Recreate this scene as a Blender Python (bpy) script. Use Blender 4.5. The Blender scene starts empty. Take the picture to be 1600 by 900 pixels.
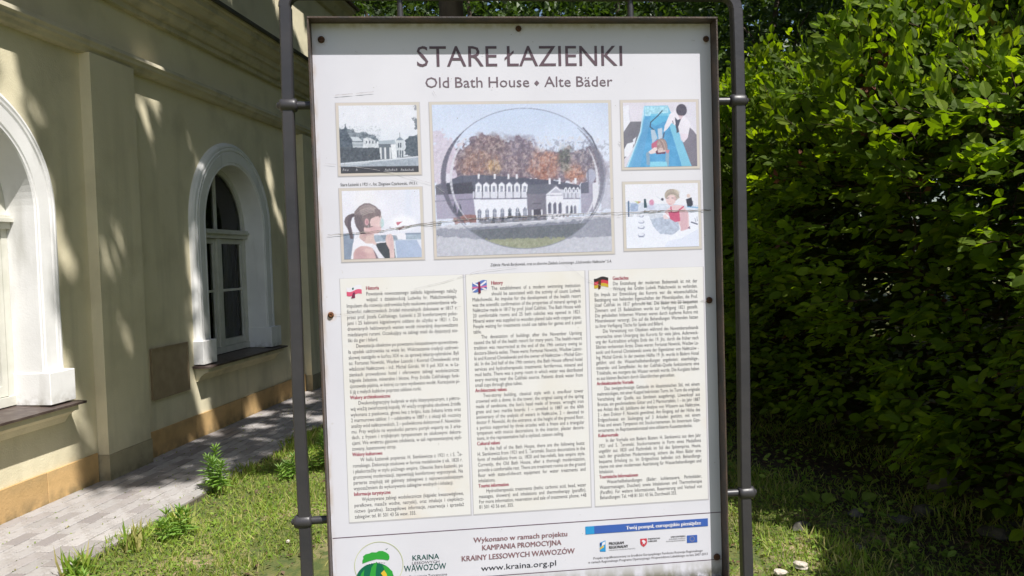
import bpy, math, random
import numpy as np
from mathutils import Matrix, Vector
random.seed(7); RNG = np.random.default_rng(11)
scene = bpy.context.scene
COL = scene.collection
PI = math.pi

# ------------------------------------------------------------------ camera
cam_d = bpy.data.cameras.new("camera"); cam = bpy.data.objects.new("camera", cam_d); COL.objects.link(cam)
scene.camera = cam
PITCH, ROLL = math.radians(2.082), math.radians(-1.800)
fwd = Vector((0, math.cos(PITCH), -math.sin(PITCH))); up0 = Vector((0, math.sin(PITCH), math.cos(PITCH))); rt0 = Vector((1, 0, 0))
c_, s_ = math.cos(ROLL), math.sin(ROLL)
rt = c_*rt0 + s_*up0; up = -s_*rt0 + c_*up0
EYE = 1.6
cam.matrix_world = Matrix(((rt.x, up.x, -fwd.x, 0), (rt.y, up.y, -fwd.y, 0), (rt.z, up.z, -fwd.z, EYE), (0, 0, 0, 1)))
cam_d.sensor_width = 36; cam_d.lens = 36*1250/1600; cam_d.clip_start = 0.05; cam_d.clip_end = 500
scene.render.resolution_x = 1024; scene.render.resolution_y = 576

# ------------------------------------------------------------------ frames of reference
BYAW = math.radians(6.202); BX, BY, BTOP = 0.0344, 1.9542, 2.1844
bd = Vector((math.cos(BYAW), math.sin(BYAW), 0)); bn = Vector((-math.sin(BYAW), math.cos(BYAW), 0))
SUN = (0.0304*bd - 0.040*bn + Vector((0, 0, 0.0767))).normalized()
SUNEL = math.asin(SUN.z); SUNAZ = math.atan2(SUN.x, SUN.y)

# ------------------------------------------------------------------ world, sun, exposure
world = bpy.data.worlds.new("World"); scene.world = world; world.use_nodes = True
wn = world.node_tree; wn.nodes.clear()
sky = wn.nodes.new("ShaderNodeTexSky"); sky.sky_type = 'NISHITA'; sky.sun_disc = False
sky.sun_elevation = SUNEL; sky.sun_rotation = SUNAZ; sky.air_density = 1.0; sky.dust_density = 1.5; sky.ozone_density = 1.0
bg = wn.nodes.new("ShaderNodeBackground"); bg.inputs[1].default_value = 0.07
wo = wn.nodes.new("ShaderNodeOutputWorld"); wn.links.new(sky.outputs[0], bg.inputs[0]); wn.links.new(bg.outputs[0], wo.inputs[0])
sl = bpy.data.lights.new("sun", 'SUN'); sl.energy = 4.2; sl.angle = math.radians(0.53); sl.color = (1.0, 0.965, 0.915)
so = bpy.data.objects.new("sun", sl); COL.objects.link(so); so.location = (5, -5, 12)
so.rotation_euler = SUN.to_track_quat('Z', 'Y').to_euler()
scene.view_settings.view_transform = 'Standard'; scene.view_settings.look = 'None'
scene.view_settings.exposure = 0.75; scene.view_settings.gamma = 1.0
scene.cycles.max_bounces = 6; scene.cycles.transparent_max_bounces = 8

# ------------------------------------------------------------------ helpers
def lin(c):
    return tuple((x/255/12.92 if x/255 <= .04045 else ((x/255+.055)/1.055)**2.4) for x in c)

def tag(o, label=None, cat=None, group=None, kind=None):
    if label: o['label'] = label
    if cat: o['category'] = cat
    if group: o['group'] = group
    if kind: o['kind'] = kind
    return o

def empty(name, loc=(0, 0, 0), rz=0, **k):
    o = bpy.data.objects.new(name, None); COL.objects.link(o); o.location = loc; o.rotation_euler = (0, 0, rz)
    o.empty_display_size = .1
    return tag(o, **k)

def link(name, me, mat, parent=None, **k):
    o = bpy.data.objects.new(name, me); COL.objects.link(o)
    if mat is not None and not me.materials: me.materials.append(mat)
    if parent: o.parent = parent
    return tag(o, **k)

def copy_tree(o, parent=None):
    c = o.copy(); COL.objects.link(c); c.parent = parent
    for ch in list(o.children): copy_tree(ch, c)
    return c

def np_mesh(name, V, F, smooth=False):
    V = np.asarray(V, dtype=np.float32); F = np.asarray(F, dtype=np.int32); k = F.shape[1]
    me = bpy.data.meshes.new(name); me.vertices.add(len(V)); me.vertices.foreach_set("co", V.ravel())
    me.loops.add(F.size); me.loops.foreach_set("vertex_index", F.ravel())
    me.polygons.add(len(F)); me.polygons.foreach_set("loop_start", np.arange(0, F.size, k, dtype=np.int32))
    me.polygons.foreach_set("use_smooth", np.full(len(F), smooth))
    me.update(calc_edges=True); return me

class MB:
    def __init__(s): s.v = []; s.f = []; s.sm = []
    def add(s, vs, fs, sm=False):
        b = len(s.v); s.v += [tuple(v) for v in vs]; s.f += [tuple(i+b for i in f) for f in fs]; s.sm += [sm]*len(fs)
    def box(s, x0, x1, y0, y1, z0, z1, c=0.0):
        if c <= 0:
            s.add([(x0,y0,z0),(x1,y0,z0),(x1,y1,z0),(x0,y1,z0),(x0,y0,z1),(x1,y0,z1),(x1,y1,z1),(x0,y1,z1)],
                  [(0,3,2,1),(4,5,6,7),(0,1,5,4),(1,2,6,5),(2,3,7,6),(3,0,4,7)]); return
        import bmesh
        bm = bmesh.new(); bmesh.ops.create_cube(bm, size=1)
        for v in bm.verts: v.co = Vector(((x0+x1)/2+v.co.x*(x1-x0), (y0+y1)/2+v.co.y*(y1-y0), (z0+z1)/2+v.co.z*(z1-z0)))
        bmesh.ops.bevel(bm, geom=bm.edges[:], offset=c, segments=1, affect='EDGES')
        bm.verts.index_update(); s.add([v.co[:] for v in bm.verts], [[v.index for v in f.verts] for f in bm.faces]); bm.free()
    def tube(s, pts, rad, n=8, cap=True, sq=False):
        pts = [Vector(p) for p in pts]; rad = rad if isinstance(rad, (list, tuple)) else [rad]*len(pts)
        rings = []; ref = None
        for i, p in enumerate(pts):
            d = (pts[min(i+1, len(pts)-1)]-pts[max(i-1, 0)]).normalized()
            if ref is None: ref = Vector((0, 1, 0)) if abs(d.y) < .8 else Vector((1, 0, 0))
            a = (ref-d*ref.dot(d)).normalized(); b = d.cross(a); ref = a
            rr = []
            for k in range(n):
                t = 2*PI*(k+(.5 if sq else 0))/n
                rr.append(p+(a*math.cos(t)+b*math.sin(t))*rad[i])
            rings.append(rr)
        vs = [v for r in rings for v in r]; fs = []
        for i in range(len(pts)-1):
            for k in range(n):
                fs.append((i*n+k, i*n+(k+1) % n, (i+1)*n+(k+1) % n, (i+1)*n+k))
        s.add(vs, fs, not sq)
        if cap: s.add(rings[0], [tuple(range(n))[::-1]]); s.add(rings[-1], [tuple(range(n))])
    def build(s, name, mat, parent=None, **k):
        me = bpy.data.meshes.new(name); me.from_pydata(s.v, [], s.f); me.polygons.foreach_set("use_smooth", s.sm); me.update()
        return link(name, me, mat, parent, **k)

def N(nt, t, **kw):
    n = nt.nodes.new(t)
    for a, b in kw.items():
        if isinstance(a, str) and hasattr(n, a): setattr(n, a, b)
    return n

def mat(name, col, rough=.8, col2=None, scale=3.0, amt=(.35, .65), bump=0.0, bscale=60, spec=.3, metal=0, coord='Object', detail=5, col3=None, scale3=30, amt3=(.6, .75), rnd=None, stretch=None, bscale2=0, bump2=0):
    m = bpy.data.materials.new(name); m.use_nodes = True; nt = m.node_tree; L = nt.links.new
    p = nt.nodes['Principled BSDF']; p.inputs['Roughness'].default_value = rough; p.inputs['Metallic'].default_value = metal
    p.inputs['Specular IOR Level'].default_value = spec
    tc = N(nt, 'ShaderNodeTexCoord'); vec = tc.outputs[coord]
    if stretch:
        mp = N(nt, 'ShaderNodeMapping'); mp.inputs['Scale'].default_value = stretch; L(vec, mp.inputs[0]); vec = mp.outputs[0]
    def mixnoise(prev, c, sc, a):
        nz = N(nt, 'ShaderNodeTexNoise'); nz.inputs['Scale'].default_value = sc; nz.inputs['Detail'].default_value = detail; L(vec, nz.inputs['Vector'])
        mr = N(nt, 'ShaderNodeMapRange'); mr.inputs[1].default_value = a[0]; mr.inputs[2].default_value = a[1]; L(nz.outputs[0], mr.inputs[0])
        mx = N(nt, 'ShaderNodeMix', data_type='RGBA'); L(mr.outputs[0], mx.inputs[0])
        if isinstance(prev, tuple): mx.inputs[6].default_value = (*prev, 1)
        else: L(prev, mx.inputs[6])
        mx.inputs[7].default_value = (*c, 1); return mx.outputs[2]
    cur = tuple(col)
    if rnd:
        rs = N(nt, 'ShaderNodeNewGeometry').outputs['Random Per Island'] if rnd[0] == 'island' else N(nt, 'ShaderNodeObjectInfo').outputs['Random']
        cr = N(nt, 'ShaderNodeValToRGB'); L(rs, cr.inputs[0]); cr.color_ramp.interpolation = 'LINEAR'
        cols = rnd[1]; e = cr.color_ramp.elements
        while len(e) < len(cols): e.new(.5)
        for i, cc in enumerate(cols): e[i].position = i/(len(cols)-1); e[i].color = (*cc, 1)
        cur = cr.outputs[0]
    if col2: cur = mixnoise(cur, col2, scale, amt)
    if col3: cur = mixnoise(cur, col3, scale3, amt3)
    if isinstance(cur, tuple): p.inputs['Base Color'].default_value = (*cur, 1)
    else: L(cur, p.inputs['Base Color'])
    if bump:
        nz = N(nt, 'ShaderNodeTexNoise'); nz.inputs['Scale'].default_value = bscale; nz.inputs['Detail'].default_value = 6; L(vec, nz.inputs['Vector'])
        h = nz.outputs[0]
        if bump2:
            n2 = N(nt, 'ShaderNodeTexNoise'); n2.inputs['Scale'].default_value = bscale2; L(vec, n2.inputs['Vector'])
            mm = N(nt, 'ShaderNodeMath', operation='MULTIPLY_ADD'); L(n2.outputs[0], mm.inputs[0]); mm.inputs[1].default_value = bump2; L(h, mm.inputs[2]); h = mm.outputs[0]
        b = N(nt, 'ShaderNodeBump'); b.inputs['Strength'].default_value = bump; b.inputs['Distance'].default_value = .01; L(h, b.inputs['Height']); L(b.outputs[0], p.inputs['Normal'])
    return m

def leaf_mat(name, cols, trans=.35, rough=.45, tint=(1.5, 1.6, .5), spec=.4):
    m = mat(name, cols[0], rough, rnd=('island', cols), spec=spec); nt = m.node_tree; L = nt.links.new
    p = nt.nodes['Principled BSDF']; out = nt.nodes['Material Output']
    cur = p.inputs['Base Color'].links[0].from_socket
    nz = N(nt, 'ShaderNodeTexNoise'); nz.inputs['Scale'].default_value = 1.3; nz.inputs['Detail'].default_value = 3
    g = N(nt, 'ShaderNodeTexCoord'); L(g.outputs['Object'], nz.inputs['Vector'])
    hs = N(nt, 'ShaderNodeHueSaturation'); mr = N(nt, 'ShaderNodeMapRange'); mr.inputs[1].default_value = .3; mr.inputs[2].default_value = .7; mr.inputs[3].default_value = .65; mr.inputs[4].default_value = 1.3
    L(nz.outputs[0], mr.inputs[0]); L(mr.outputs[0], hs.inputs['Value']); L(cur, hs.inputs['Color']); L(hs.outputs[0], p.inputs['Base Color'])
    tr = N(nt, 'ShaderNodeBsdfTranslucent'); tm = N(nt, 'ShaderNodeMix', data_type='RGBA', blend_type='MULTIPLY'); tm.inputs[0].default_value = 1; L(hs.outputs[0], tm.inputs[6]); tm.inputs[7].default_value = (*tint, 1); L(tm.outputs[2], tr.inputs[0])
    ms = N(nt, 'ShaderNodeMixShader'); ms.inputs[0].default_value = trans; L(p.outputs[0], ms.inputs[1]); L(tr.outputs[0], ms.inputs[2]); L(ms.outputs[0], out.inputs['Surface'])
    return m

QUAD = (np.array([(0,0,0),(.42,.30,.07),(1,0,-.08),(.42,-.30,.07)]), np.array([(0,2,1),(0,3,2)]))
OVAL = (np.array([(0,0,0),(.18,.2,.05),(.5,.31,.07),(.8,.19,.03),(1,0,-.07),(.8,-.19,.03),(.5,-.31,.07),(.18,-.2,.05),(.5,0,0)]),
        np.array([(8,1,0),(8,2,1),(8,3,2),(8,4,3),(8,5,4),(8,6,5),(8,7,6),(8,0,7)]))
def nrmz(a): return a/np.maximum(np.linalg.norm(a, axis=-1, keepdims=True), 1e-9)
def leaf_mesh(name, P, D, U, S, T=QUAD, smooth=False):
    D = nrmz(D); A = nrmz(np.cross(U, D)); U = np.cross(D, A)
    V = P[:, None, :] + S[:, None, None]*(T[0][None, :, 0:1]*D[:, None, :] + T[0][None, :, 1:2]*A[:, None, :] + T[0][None, :, 2:3]*U[:, None, :])
    k = len(T[0]); F = (T[1][None]+(np.arange(len(P))*k)[:, None, None]).reshape(-1, 3)
    return np_mesh(name, V.reshape(-1, 3), F, smooth)

# ------------------------------------------------------------------ materials
M = {}
M['plaster'] = mat('cream_plaster', (.77,.70,.50), .9, col2=(.70,.63,.44), scale=1.1, bump=.25, bscale=90, bump2=1.5, bscale2=9, col3=(.74,.66,.46), scale3=14, amt3=(.5,.8))
M['plaster_trim'] = mat('cream_trim_plaster', (.64,.58,.43), .85, col2=(.55,.50,.38), scale=5, bump=.15, bscale=70)
M['base_grey'] = mat('grey_base_render', (.46,.40,.26), .9, col2=(.36,.32,.21), scale=4, bump=.3, bscale=70, col3=(.28,.25,.17), scale3=11, amt3=(.55,.8))
M['white_trim'] = mat('white_painted_plaster', (.84,.83,.82), .7, col2=(.77,.76,.75), scale=4, bump=.12, bscale=80, col3=(.55,.53,.5), scale3=40, amt3=(.7,.8))
M['sandstone'] = mat('ochre_sandstone', (.50,.33,.13), .9, bump=.35, bscale=60, rnd=('object', [(.58,.38,.17),(.64,.42,.19),(.52,.34,.155)]), col2=(.42,.28,.12), scale=6, amt=(.45,.8))
M['white_wood'] = mat('cream_window_paint', (.66,.65,.58), .45, col2=(.58,.57,.5), scale=9)
M['sill_metal'] = mat('brown_sill_metal', (.055,.036,.032), .45, col2=(.09,.065,.055), scale=8, spec=.5)
M['gutter'] = mat('dark_gutter_metal', (.05,.045,.04), .5, col2=(.08,.07,.06), scale=6)
M['hatch'] = mat('brown_hatch_paint', (.40,.31,.20), .6, col2=(.34,.26,.165), scale=12, bump=.1)
M['curtain'] = mat('net_curtain', (.24,.25,.235), .95, col2=(.12,.125,.12), scale=14, stretch=(1,1,.03))
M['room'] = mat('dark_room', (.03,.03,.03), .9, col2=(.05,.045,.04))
M['paver'] = mat('grey_paver', (.3,.3,.3), .9, rnd=('object', [(.40,.38,.37),(.35,.33,.32),(.42,.395,.38),(.26,.235,.225),(.33,.315,.305),(.44,.415,.40),(.23,.205,.20),(.37,.35,.335)]), col2=(.26,.235,.215), scale=25, amt=(.5,.8), bump=.4, bscale=130)
M['paver_far'] = mat('grey_paver_far', (.3,.3,.3), .9, rnd=('island', [(.40,.38,.37),(.35,.33,.32),(.42,.395,.38),(.26,.235,.225),(.33,.315,.305),(.44,.415,.40),(.23,.205,.20),(.37,.35,.335)]), col2=(.26,.235,.215), scale=25, amt=(.5,.8))
M['sand'] = mat('joint_sand', (.13,.11,.085), .95, col2=(.08,.07,.055), scale=20, bump=.4, bscale=200)
M['soil'] = mat('lawn_soil', (.12,.13,.04), .95, col2=(.34,.26,.16), scale=1.7, amt=(.5,.62), col3=(.075,.10,.03), scale3=22, amt3=(.45,.6), bump=.8, bscale=90)
M['iron'] = mat('dark_grey_iron_paint', (.030,.029,.034), .40, col2=(.042,.039,.042), scale=9, bump=.07, bscale=60, spec=.5, col3=(.10,.085,.07), scale3=90, amt3=(.73,.80), bump2=.8, bscale2=14)
M['iron_dark'] = mat('frame_iron_paint', (.040,.034,.032), .5, col2=(.085,.055,.04), scale=18, bump=.18, bscale=200, spec=.45)
M['rust'] = mat('rusty_screw', (.055,.035,.028), .8, col2=(.13,.055,.025), scale=260, bump=.6, bscale=500)
M['rust_orange'] = mat('orange_rust', (.22,.085,.03), .9, col2=(.08,.035,.02), scale=200, bump=.6, bscale=500)
M['bark'] = mat('dark_bark', (.06,.045,.032), .95, col2=(.10,.08,.06), scale=9, bump=.9, bscale=25, stretch=(1,1,.25))
M['twig'] = mat('brown_twig', (.075,.04,.028), .9, col2=(.045,.03,.02), scale=30)
M['stone'] = mat('grey_stone', (.11,.105,.09), .9, col2=(.07,.067,.055), scale=9, bump=.5, bscale=50, rnd=('object', [(.12,.115,.10),(.15,.14,.125),(.10,.095,.085)]))
M['stone_white'] = mat('pale_stone', (.62,.56,.48), .9, col2=(.45,.4,.34), scale=30, bump=.5, bscale=90)
M['litter'] = mat('fallen_leaf_litter', (.1,.06,.035), .9, rnd=('island', [(.07,.045,.03),(.13,.075,.04),(.05,.035,.025),(.16,.11,.07)]))
M['roof'] = mat('roof_metal', (.10,.06,.05), .6, col2=(.13,.08,.06), scale=4)
M['hedge_leaf'] = leaf_mat('hedge_leaf', [(.060,.098,.011),(.085,.135,.012),(.110,.178,.016),(.175,.235,.020),(.072,.118,.014)], .5, .6, (2.6,2.6,.3), .16)
M['hedge_leaf_shaded'] = leaf_mat('hedge_leaf_inner_shade', [(.030,.045,.007),(.042,.060,.008),(.033,.045,.009),(.06,.045,.014)], .35, .6, (1.6,1.6,.3), .2)  # inner leaves coloured darker to paint the shade deep in the hedge
M['tree_leaf'] = leaf_mat('tree_leaf', [(.028,.055,.012),(.045,.08,.015),(.06,.10,.018)], .35)
M['grass'] = leaf_mat('grass_blade', [(.15,.26,.028),(.22,.33,.037),(.29,.35,.06),(.44,.38,.16),(.17,.29,.03)], .3, .6)
M['clover'] = leaf_mat('clover_leaf', [(.11,.20,.022),(.18,.27,.035),(.22,.29,.045)], .3, .6)
M['weed'] = leaf_mat('weed_leaf', [(.14,.27,.05),(.20,.34,.065),(.24,.36,.07)], .3, .5)

def weather(m, coord_axis, lo, hi, col, nscale, nlo, nhi, amt=.6, stretch=(1, 1, 1)):
    nt = m.node_tree; L = nt.links.new; p = nt.nodes['Principled BSDF']; bc = p.inputs['Base Color']
    tc = N(nt, 'ShaderNodeTexCoord'); sx = N(nt, 'ShaderNodeSeparateXYZ'); L(tc.outputs['Object'], sx.inputs[0])
    mr = N(nt, 'ShaderNodeMapRange'); mr.inputs[1].default_value = lo; mr.inputs[2].default_value = hi; L(sx.outputs[coord_axis], mr.inputs[0])
    mp = N(nt, 'ShaderNodeMapping'); mp.inputs['Scale'].default_value = stretch; L(tc.outputs['Object'], mp.inputs[0])
    nz = N(nt, 'ShaderNodeTexNoise'); nz.inputs['Scale'].default_value = nscale; nz.inputs['Detail'].default_value = 7; L(mp.outputs[0], nz.inputs['Vector'])
    m2 = N(nt, 'ShaderNodeMapRange'); m2.inputs[1].default_value = nlo; m2.inputs[2].default_value = nhi; m2.inputs[4].default_value = amt; L(nz.outputs[0], m2.inputs[0])
    mu = N(nt, 'ShaderNodeMath', operation='MULTIPLY'); L(mr.outputs[0], mu.inputs[0]); L(m2.outputs[0], mu.inputs[1])
    mx = N(nt, 'ShaderNodeMix', data_type='RGBA'); L(mu.outputs[0], mx.inputs[0])
    if bc.links: L(bc.links[0].from_socket, mx.inputs[6])
    else: mx.inputs[6].default_value = bc.default_value
    mx.inputs[7].default_value = (*col, 1); L(mx.outputs[2], bc)
weather(M['plaster'], 2, 3.25, 2.2, (.40,.36,.24), 5, .5, .75, .55, (1,1,.10))
weather(M['plaster'], 2, .70, .15, (.44,.39,.27), 7, .48, .75, .45, (1,1,.5))
weather(M['plaster'], 2, 9, 8, (.45,.40,.27), 2.2, .52, .7, .35)
weather(M['plaster_trim'], 2, 9, 8, (.30,.28,.20), 9, .52, .72, .6, (.6,1,.5))
weather(M['white_trim'], 2, 9, 8, (.45,.44,.40), 6, .55, .75, .55, (1,1,.25))
weather(M['white_trim'], 2, .80, .70, (.40,.38,.33), 18, .4, .65, .7)
for k in ('sandstone', 'base_grey'):
    weather(M[k], 2, .12, .0, (.14,.12,.07), 14, .35, .65, .85); weather(M[k], 2, .16, .26, (.30,.24,.14), 9, .45, .7, .6)
weather(M['sill_metal'], 2, 9, 8, (.15,.13,.11), 16, .5, .7, .5)
# ------------------------------------------------------------------ setting: ground
LAWN_N = 90
gx = np.linspace(-60, 60, 25); gy = np.linspace(-40, 120, 33)
def lawn_h(x, y): return .012*np.sin(x*2.1+1)*np.cos(y*1.7)+.008*np.sin(x*5.3+y*4.1)
xs = np.concatenate([np.linspace(-150, -6, 6), np.linspace(-5, 8, 80), np.linspace(9, 150, 6)])
ys = np.concatenate([np.linspace(-150, -1, 6), np.linspace(0, 14, 90), np.linspace(15, 250, 7)])
XX, YY = np.meshgrid(xs, ys); ZZ = np.where((XX > -6) & (XX < 9) & (YY < 15) & (YY > -1), lawn_h(XX, YY), 0)-.012
nx = len(xs); idx = np.arange(len(ys)*nx).reshape(len(ys), nx)
F = np.stack([idx[:-1, :-1], idx[:-1, 1:], idx[1:, 1:], idx[1:, :-1]], -1).reshape(-1, 4)
link('ground', np_mesh('ground', np.stack([XX, YY, ZZ], -1).reshape(-1, 3), F, True), M['soil'], kind='structure')

# ------------------------------------------------------------------ building frame: local x along the wall, local -y out of it
WA = math.radians(7.526); WOFF = -3.935
wdir = Vector((math.sin(WA), math.cos(WA), 0)); wnor = Vector((math.cos(WA), -math.sin(WA), 0))
WORG = wnor*WOFF
WRZ = PI/2-WA
def W(s, o, z): return wdir*s + wnor*(WOFF+o) + Vector((0, 0, z))

# ---- paved path along the wall
P_IN, P_OUT, ROW, LEN = 0.03, 1.00, .0975, .2
path = empty('tmp', WORG, WRZ); bpy.data.objects.remove(path)
mb = MB(); mb.box(-2, 16, -1.0, -.0, -.05, .004)
path = mb.build('paved_path', M['sand'], kind='structure'); path.location = WORG; path.rotation_euler = (0, 0, WRZ)
def paver_mesh(L=.2, Wd=.0975, g=.0034, c=.005, h=.02):
    b = MB(); x0, x1, y0, y1 = -L/2+g, L/2-g, -Wd/2+g, Wd/2-g
    vs = [(x0,y0,-.03),(x1,y0,-.03),(x1,y1,-.03),(x0,y1,-.03),(x0,y0,h-c),(x1,y0,h-c),(x1,y1,h-c),(x0,y1,h-c),(x0+c,y0+c,h),(x1-c,y0+c,h),(x1-c,y1-c,h),(x0+c,y1-c,h)]
    fs = [(8,9,10,11)]+[(i, (i+1) % 4, 4+(i+1) % 4, 4+i) for i in range(4)]+[(4+i, 4+(i+1) % 4, 8+(i+1) % 4, 8+i) for i in range(4)]
    return vs, fs
pv, pf = paver_mesh(); pme = bpy.data.meshes.new('paver'); pme.from_pydata(pv, [], pf); pme.update(); pme.materials.append(M['paver'])
far = MB(); cnt = 0
for r in range(10):
    y = -(.015+ROW*(r+.5)); s = -.2+(.1 if r % 2 else 0)
    while s < 14:
        s += LEN; jit = (random.uniform(-.001, .001), random.uniform(-.002, .002))
        if 3.75 < s < 8.9 and cnt < 300:
            o = bpy.data.objects.new('paver', pme); COL.objects.link(o); o.parent = path
            o.location = (s, y, jit[1]); o.rotation_euler = (random.uniform(-.006, .006), random.uniform(-.006, .006), random.uniform(-.008, .008)); cnt += 1
        else:
            far.add([(a+s, b+y, c+jit[1]) for a, b, c in pv], pf)
far.build('distant_pavers', M['paver_far'], path, kind='stuff')

# ------------------------------------------------------------------ building
B = empty('plastered_building', WORG, WRZ, label='cream plastered building with white arched windows, ochre stone base and cornice', cat='building')
ZTOP = 5.3; S0, S1 = -2.5, 15.5
WINS = [4.33, 7.85, 12.0, .6]
WINC = sorted(WINS); RIN, ROUT, ZSP, ZSIL = .63, .86, 2.02, .70
YP = -.03   # proud surround base
def arch_pts(cx, r, zb, n=28):
    p = [(cx-r, zb), (cx-r, ZSP)]
    p += [(cx-r*math.cos(PI*i/n), ZSP+r*math.sin(PI*i/n)) for i in range(1, n)]
    return p+[(cx+r, ZSP), (cx+r, zb)]
def wall_with_openings():
    b = MB(); edges = [S0]
    for c in WINC: edges += [c-RIN, c+RIN]
    edges.append(S1)
    for i in range(0, len(edges), 2): b.box(edges[i], edges[i+1], 0, .205, 0, ZTOP)
    for c in WINC:
        b.box(c-RIN, c+RIN, 0, .205, 0, ZSIL-.02)
        n = 28
        for i in range(n):
            a0, a1 = PI*i/n, PI*(i+1)/n
            x0, x1 = c-RIN*math.cos(a0), c-RIN*math.cos(a1); z0, z1 = ZSP+RIN*math.sin(a0), ZSP+RIN*math.sin(a1)
            b.add([(x0,0,z0),(x1,0,z1),(x1,0,ZTOP),(x0,0,ZTOP),(x0,.205,z0),(x1,.205,z1),(x1,.205,ZTOP),(x0,.205,ZTOP)], [(0,1,2,3),(0,4,5,1),(5,4,7,6)])
    return b
wall_with_openings().build('wall', M['plaster'], B)

def sweep_profile(c, prof, zb, name, m, parent, n=32):
    # prof: list of (radius, y)
    b = MB(); rows = []
    for r, y in prof: rows.append([(x, y, z) for x, z in arch_pts(c, r, zb, n)])
    k = len(rows[0]); vs = [p for r in rows for p in r]; fs = []
    for i in range(len(rows)-1):
        for j in range(k-1): fs.append((i*k+j, i*k+j+1, (i+1)*k+j+1, (i+1)*k+j))
    b.add(vs, fs); o = b.build(name, m, parent); return o
def beam(name, m, parent, prof, s0, s1):   # prof of (y,z) extruded along s, closed
    b = MB(); k = len(prof); vs = [(s0, y, z) for y, z in prof]+[(s1, y, z) for y, z in prof]
    b.add(vs, [(i, (i+1) % k, k+(i+1) % k, k+i) for i in range(k)]+[tuple(range(k)), tuple(range(k, 2*k))[::-1]])
    return b.build(name, m, parent)
for wi, c in enumerate(WINC):
    w = MB(); YF = .17; r = RIN-.004
    # fixed outer frame
    ww = M['white_wood']
    fr = sweep_profile(c, [(r, YF), (r-.055, YF), (r-.055, YF+.05), (r, YF+.05)], ZSIL+.05, 'window', ww, B)
    q = MB(); q.box(c-r, c+r, YF-.012, YF+.05, ZSIL+.012, ZSIL+.075)
    q.build('bottom_rail', ww, fr)
    ZT = ZSP-.01
    q = MB()   # moulded transom
    q.box(c-r, c+r, YF-.03, YF+.05, ZT-.10, ZT-.035); q.box(c-r, c+r, YF-.055, YF-.028, ZT-.055, ZT-.03); q.box(c-r, c+r, YF-.04, YF+.05, ZT-.033, ZT-.01)
    q.build('transom', ww, fr)
    q = MB(); q.box(c-.035, c+.035, YF-.015, YF+.045, ZSIL+.077, ZT-.102); q.build('mullion', ww, fr)
    q = MB(); q.box(c-.018, c+.018, YF+.005, YF+.04, ZT-.008, ZSP+r-.05); q.build('fanlight_bar', ww, fr)
    for sg in (-1, 1):
        a, e = (c-r+.058, c-.037) if sg < 0 else (c+.037, c+r-.058)
        z0, z1 = ZSIL+.08, ZT-.105
        q = MB(); t = .05
        q.box(a, a+t, YF+.003, YF+.042, z0, z1); q.box(e-t, e, YF+.003, YF+.042, z0, z1)
        q.box(a+t, e-t, YF+.003, YF+.042, z0, z0+.07); q.box(a+t, e-t, YF+.003, YF+.042, z1-t, z1)
        q.box(a+t, e-t, YF+.008, YF+.038, (z0+z1)/2+.01, (z0+z1)/2+.035)
        q.build('casement', ww, fr)
    g = bpy.data.materials.get('window_glass')
    if not g:
        g = bpy.data.materials.new('window_glass'); g.use_nodes = True; nt = g.node_tree; nt.nodes.clear()
        gl = N(nt, 'ShaderNodeBsdfGlossy'); gl.inputs['Roughness'].default_value = .03; tr = N(nt, 'ShaderNodeBsdfTransparent'); tr.inputs[0].default_value = (.8,.84,.82,1)
        fz = N(nt, 'ShaderNodeFresnel'); fz.inputs[0].default_value = 1.5; ms = N(nt, 'ShaderNodeMixShader'); ou = N(nt, 'ShaderNodeOutputMaterial')
        nt.links.new(fz.outputs[0], ms.inputs[0]); nt.links.new(tr.outputs[0], ms.inputs[1]); nt.links.new(gl.outputs[0], ms.inputs[2]); nt.links.new(ms.outputs[0], ou.inputs[0])
    q = MB(); pts = arch_pts(c, r-.05, ZSIL+.08, 24); q.add([(x, YF+.025, z) for x, z in pts], [tuple(range(len(pts)))[::-1]]); q.build('pane', g, fr)
    # curtain with folds, and the dark room behind
    q = MB(); n = 60; vs = []; fs = []
    for i in range(n+1):
        x = c-r+2*r*i/n; y = YF+.13+.018*math.sin(i*1.9)+.01*math.sin(i*.7)
        vs += [(x, y, ZSIL+.1), (x, y, ZSP-.03)]
    for i in range(n):
        if not (24 < i < 33): fs.append((2*i, 2*i+2, 2*i+3, 2*i+1))
    q.add(vs, fs, True); q.build('curtain', M['curtain'], fr)
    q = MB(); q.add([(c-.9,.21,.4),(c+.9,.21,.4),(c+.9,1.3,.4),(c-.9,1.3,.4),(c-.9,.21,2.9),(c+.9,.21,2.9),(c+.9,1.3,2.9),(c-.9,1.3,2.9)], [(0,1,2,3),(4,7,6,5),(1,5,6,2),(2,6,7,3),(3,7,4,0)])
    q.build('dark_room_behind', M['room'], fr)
    # moulded surround with reveal
    prof = [(0,.20),(0,-.040),(.006,-.050),(.018,-.050),(.022,-.042),(.030,-.042),(.034,-.052),(.130,-.055),(.134,-.043),(.146,-.042),(.150,-.055),(.165,-.056),(.170,-.042),(.182,-.040),(.188,-.050),(.205,-.045),(.225,-.025),(.230,0)]
    su = sweep_profile(c, [(RIN-.003+a, b) for a, b in prof], .92, 'window_surround', M['white_trim'], B, 44)
    for sg in (-1, 1):
        q = MB(); x0, x1 = sorted((c+sg*(RIN-.012), c+sg*(ROUT+.012)))
        q.box(x0, x1, -.10, .195, .703, .924, .004); q.build('surround_base', M['white_trim'], B)
    q = MB(); q.add([(c-.90,-.16,.672),(c+.90,-.16,.672),(c+.90,-.16,.688),(c-.90,-.16,.688),(c-.90,.17,.672),(c+.90,.17,.672),(c+.90,.17,.704),(c-.90,.17,.704)], [(0,1,2,3),(3,2,6,7),(1,5,6,2),(0,3,7,4),(0,4,5,1)])
    q.build('window_sill', M['sill_metal'], B)
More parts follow.
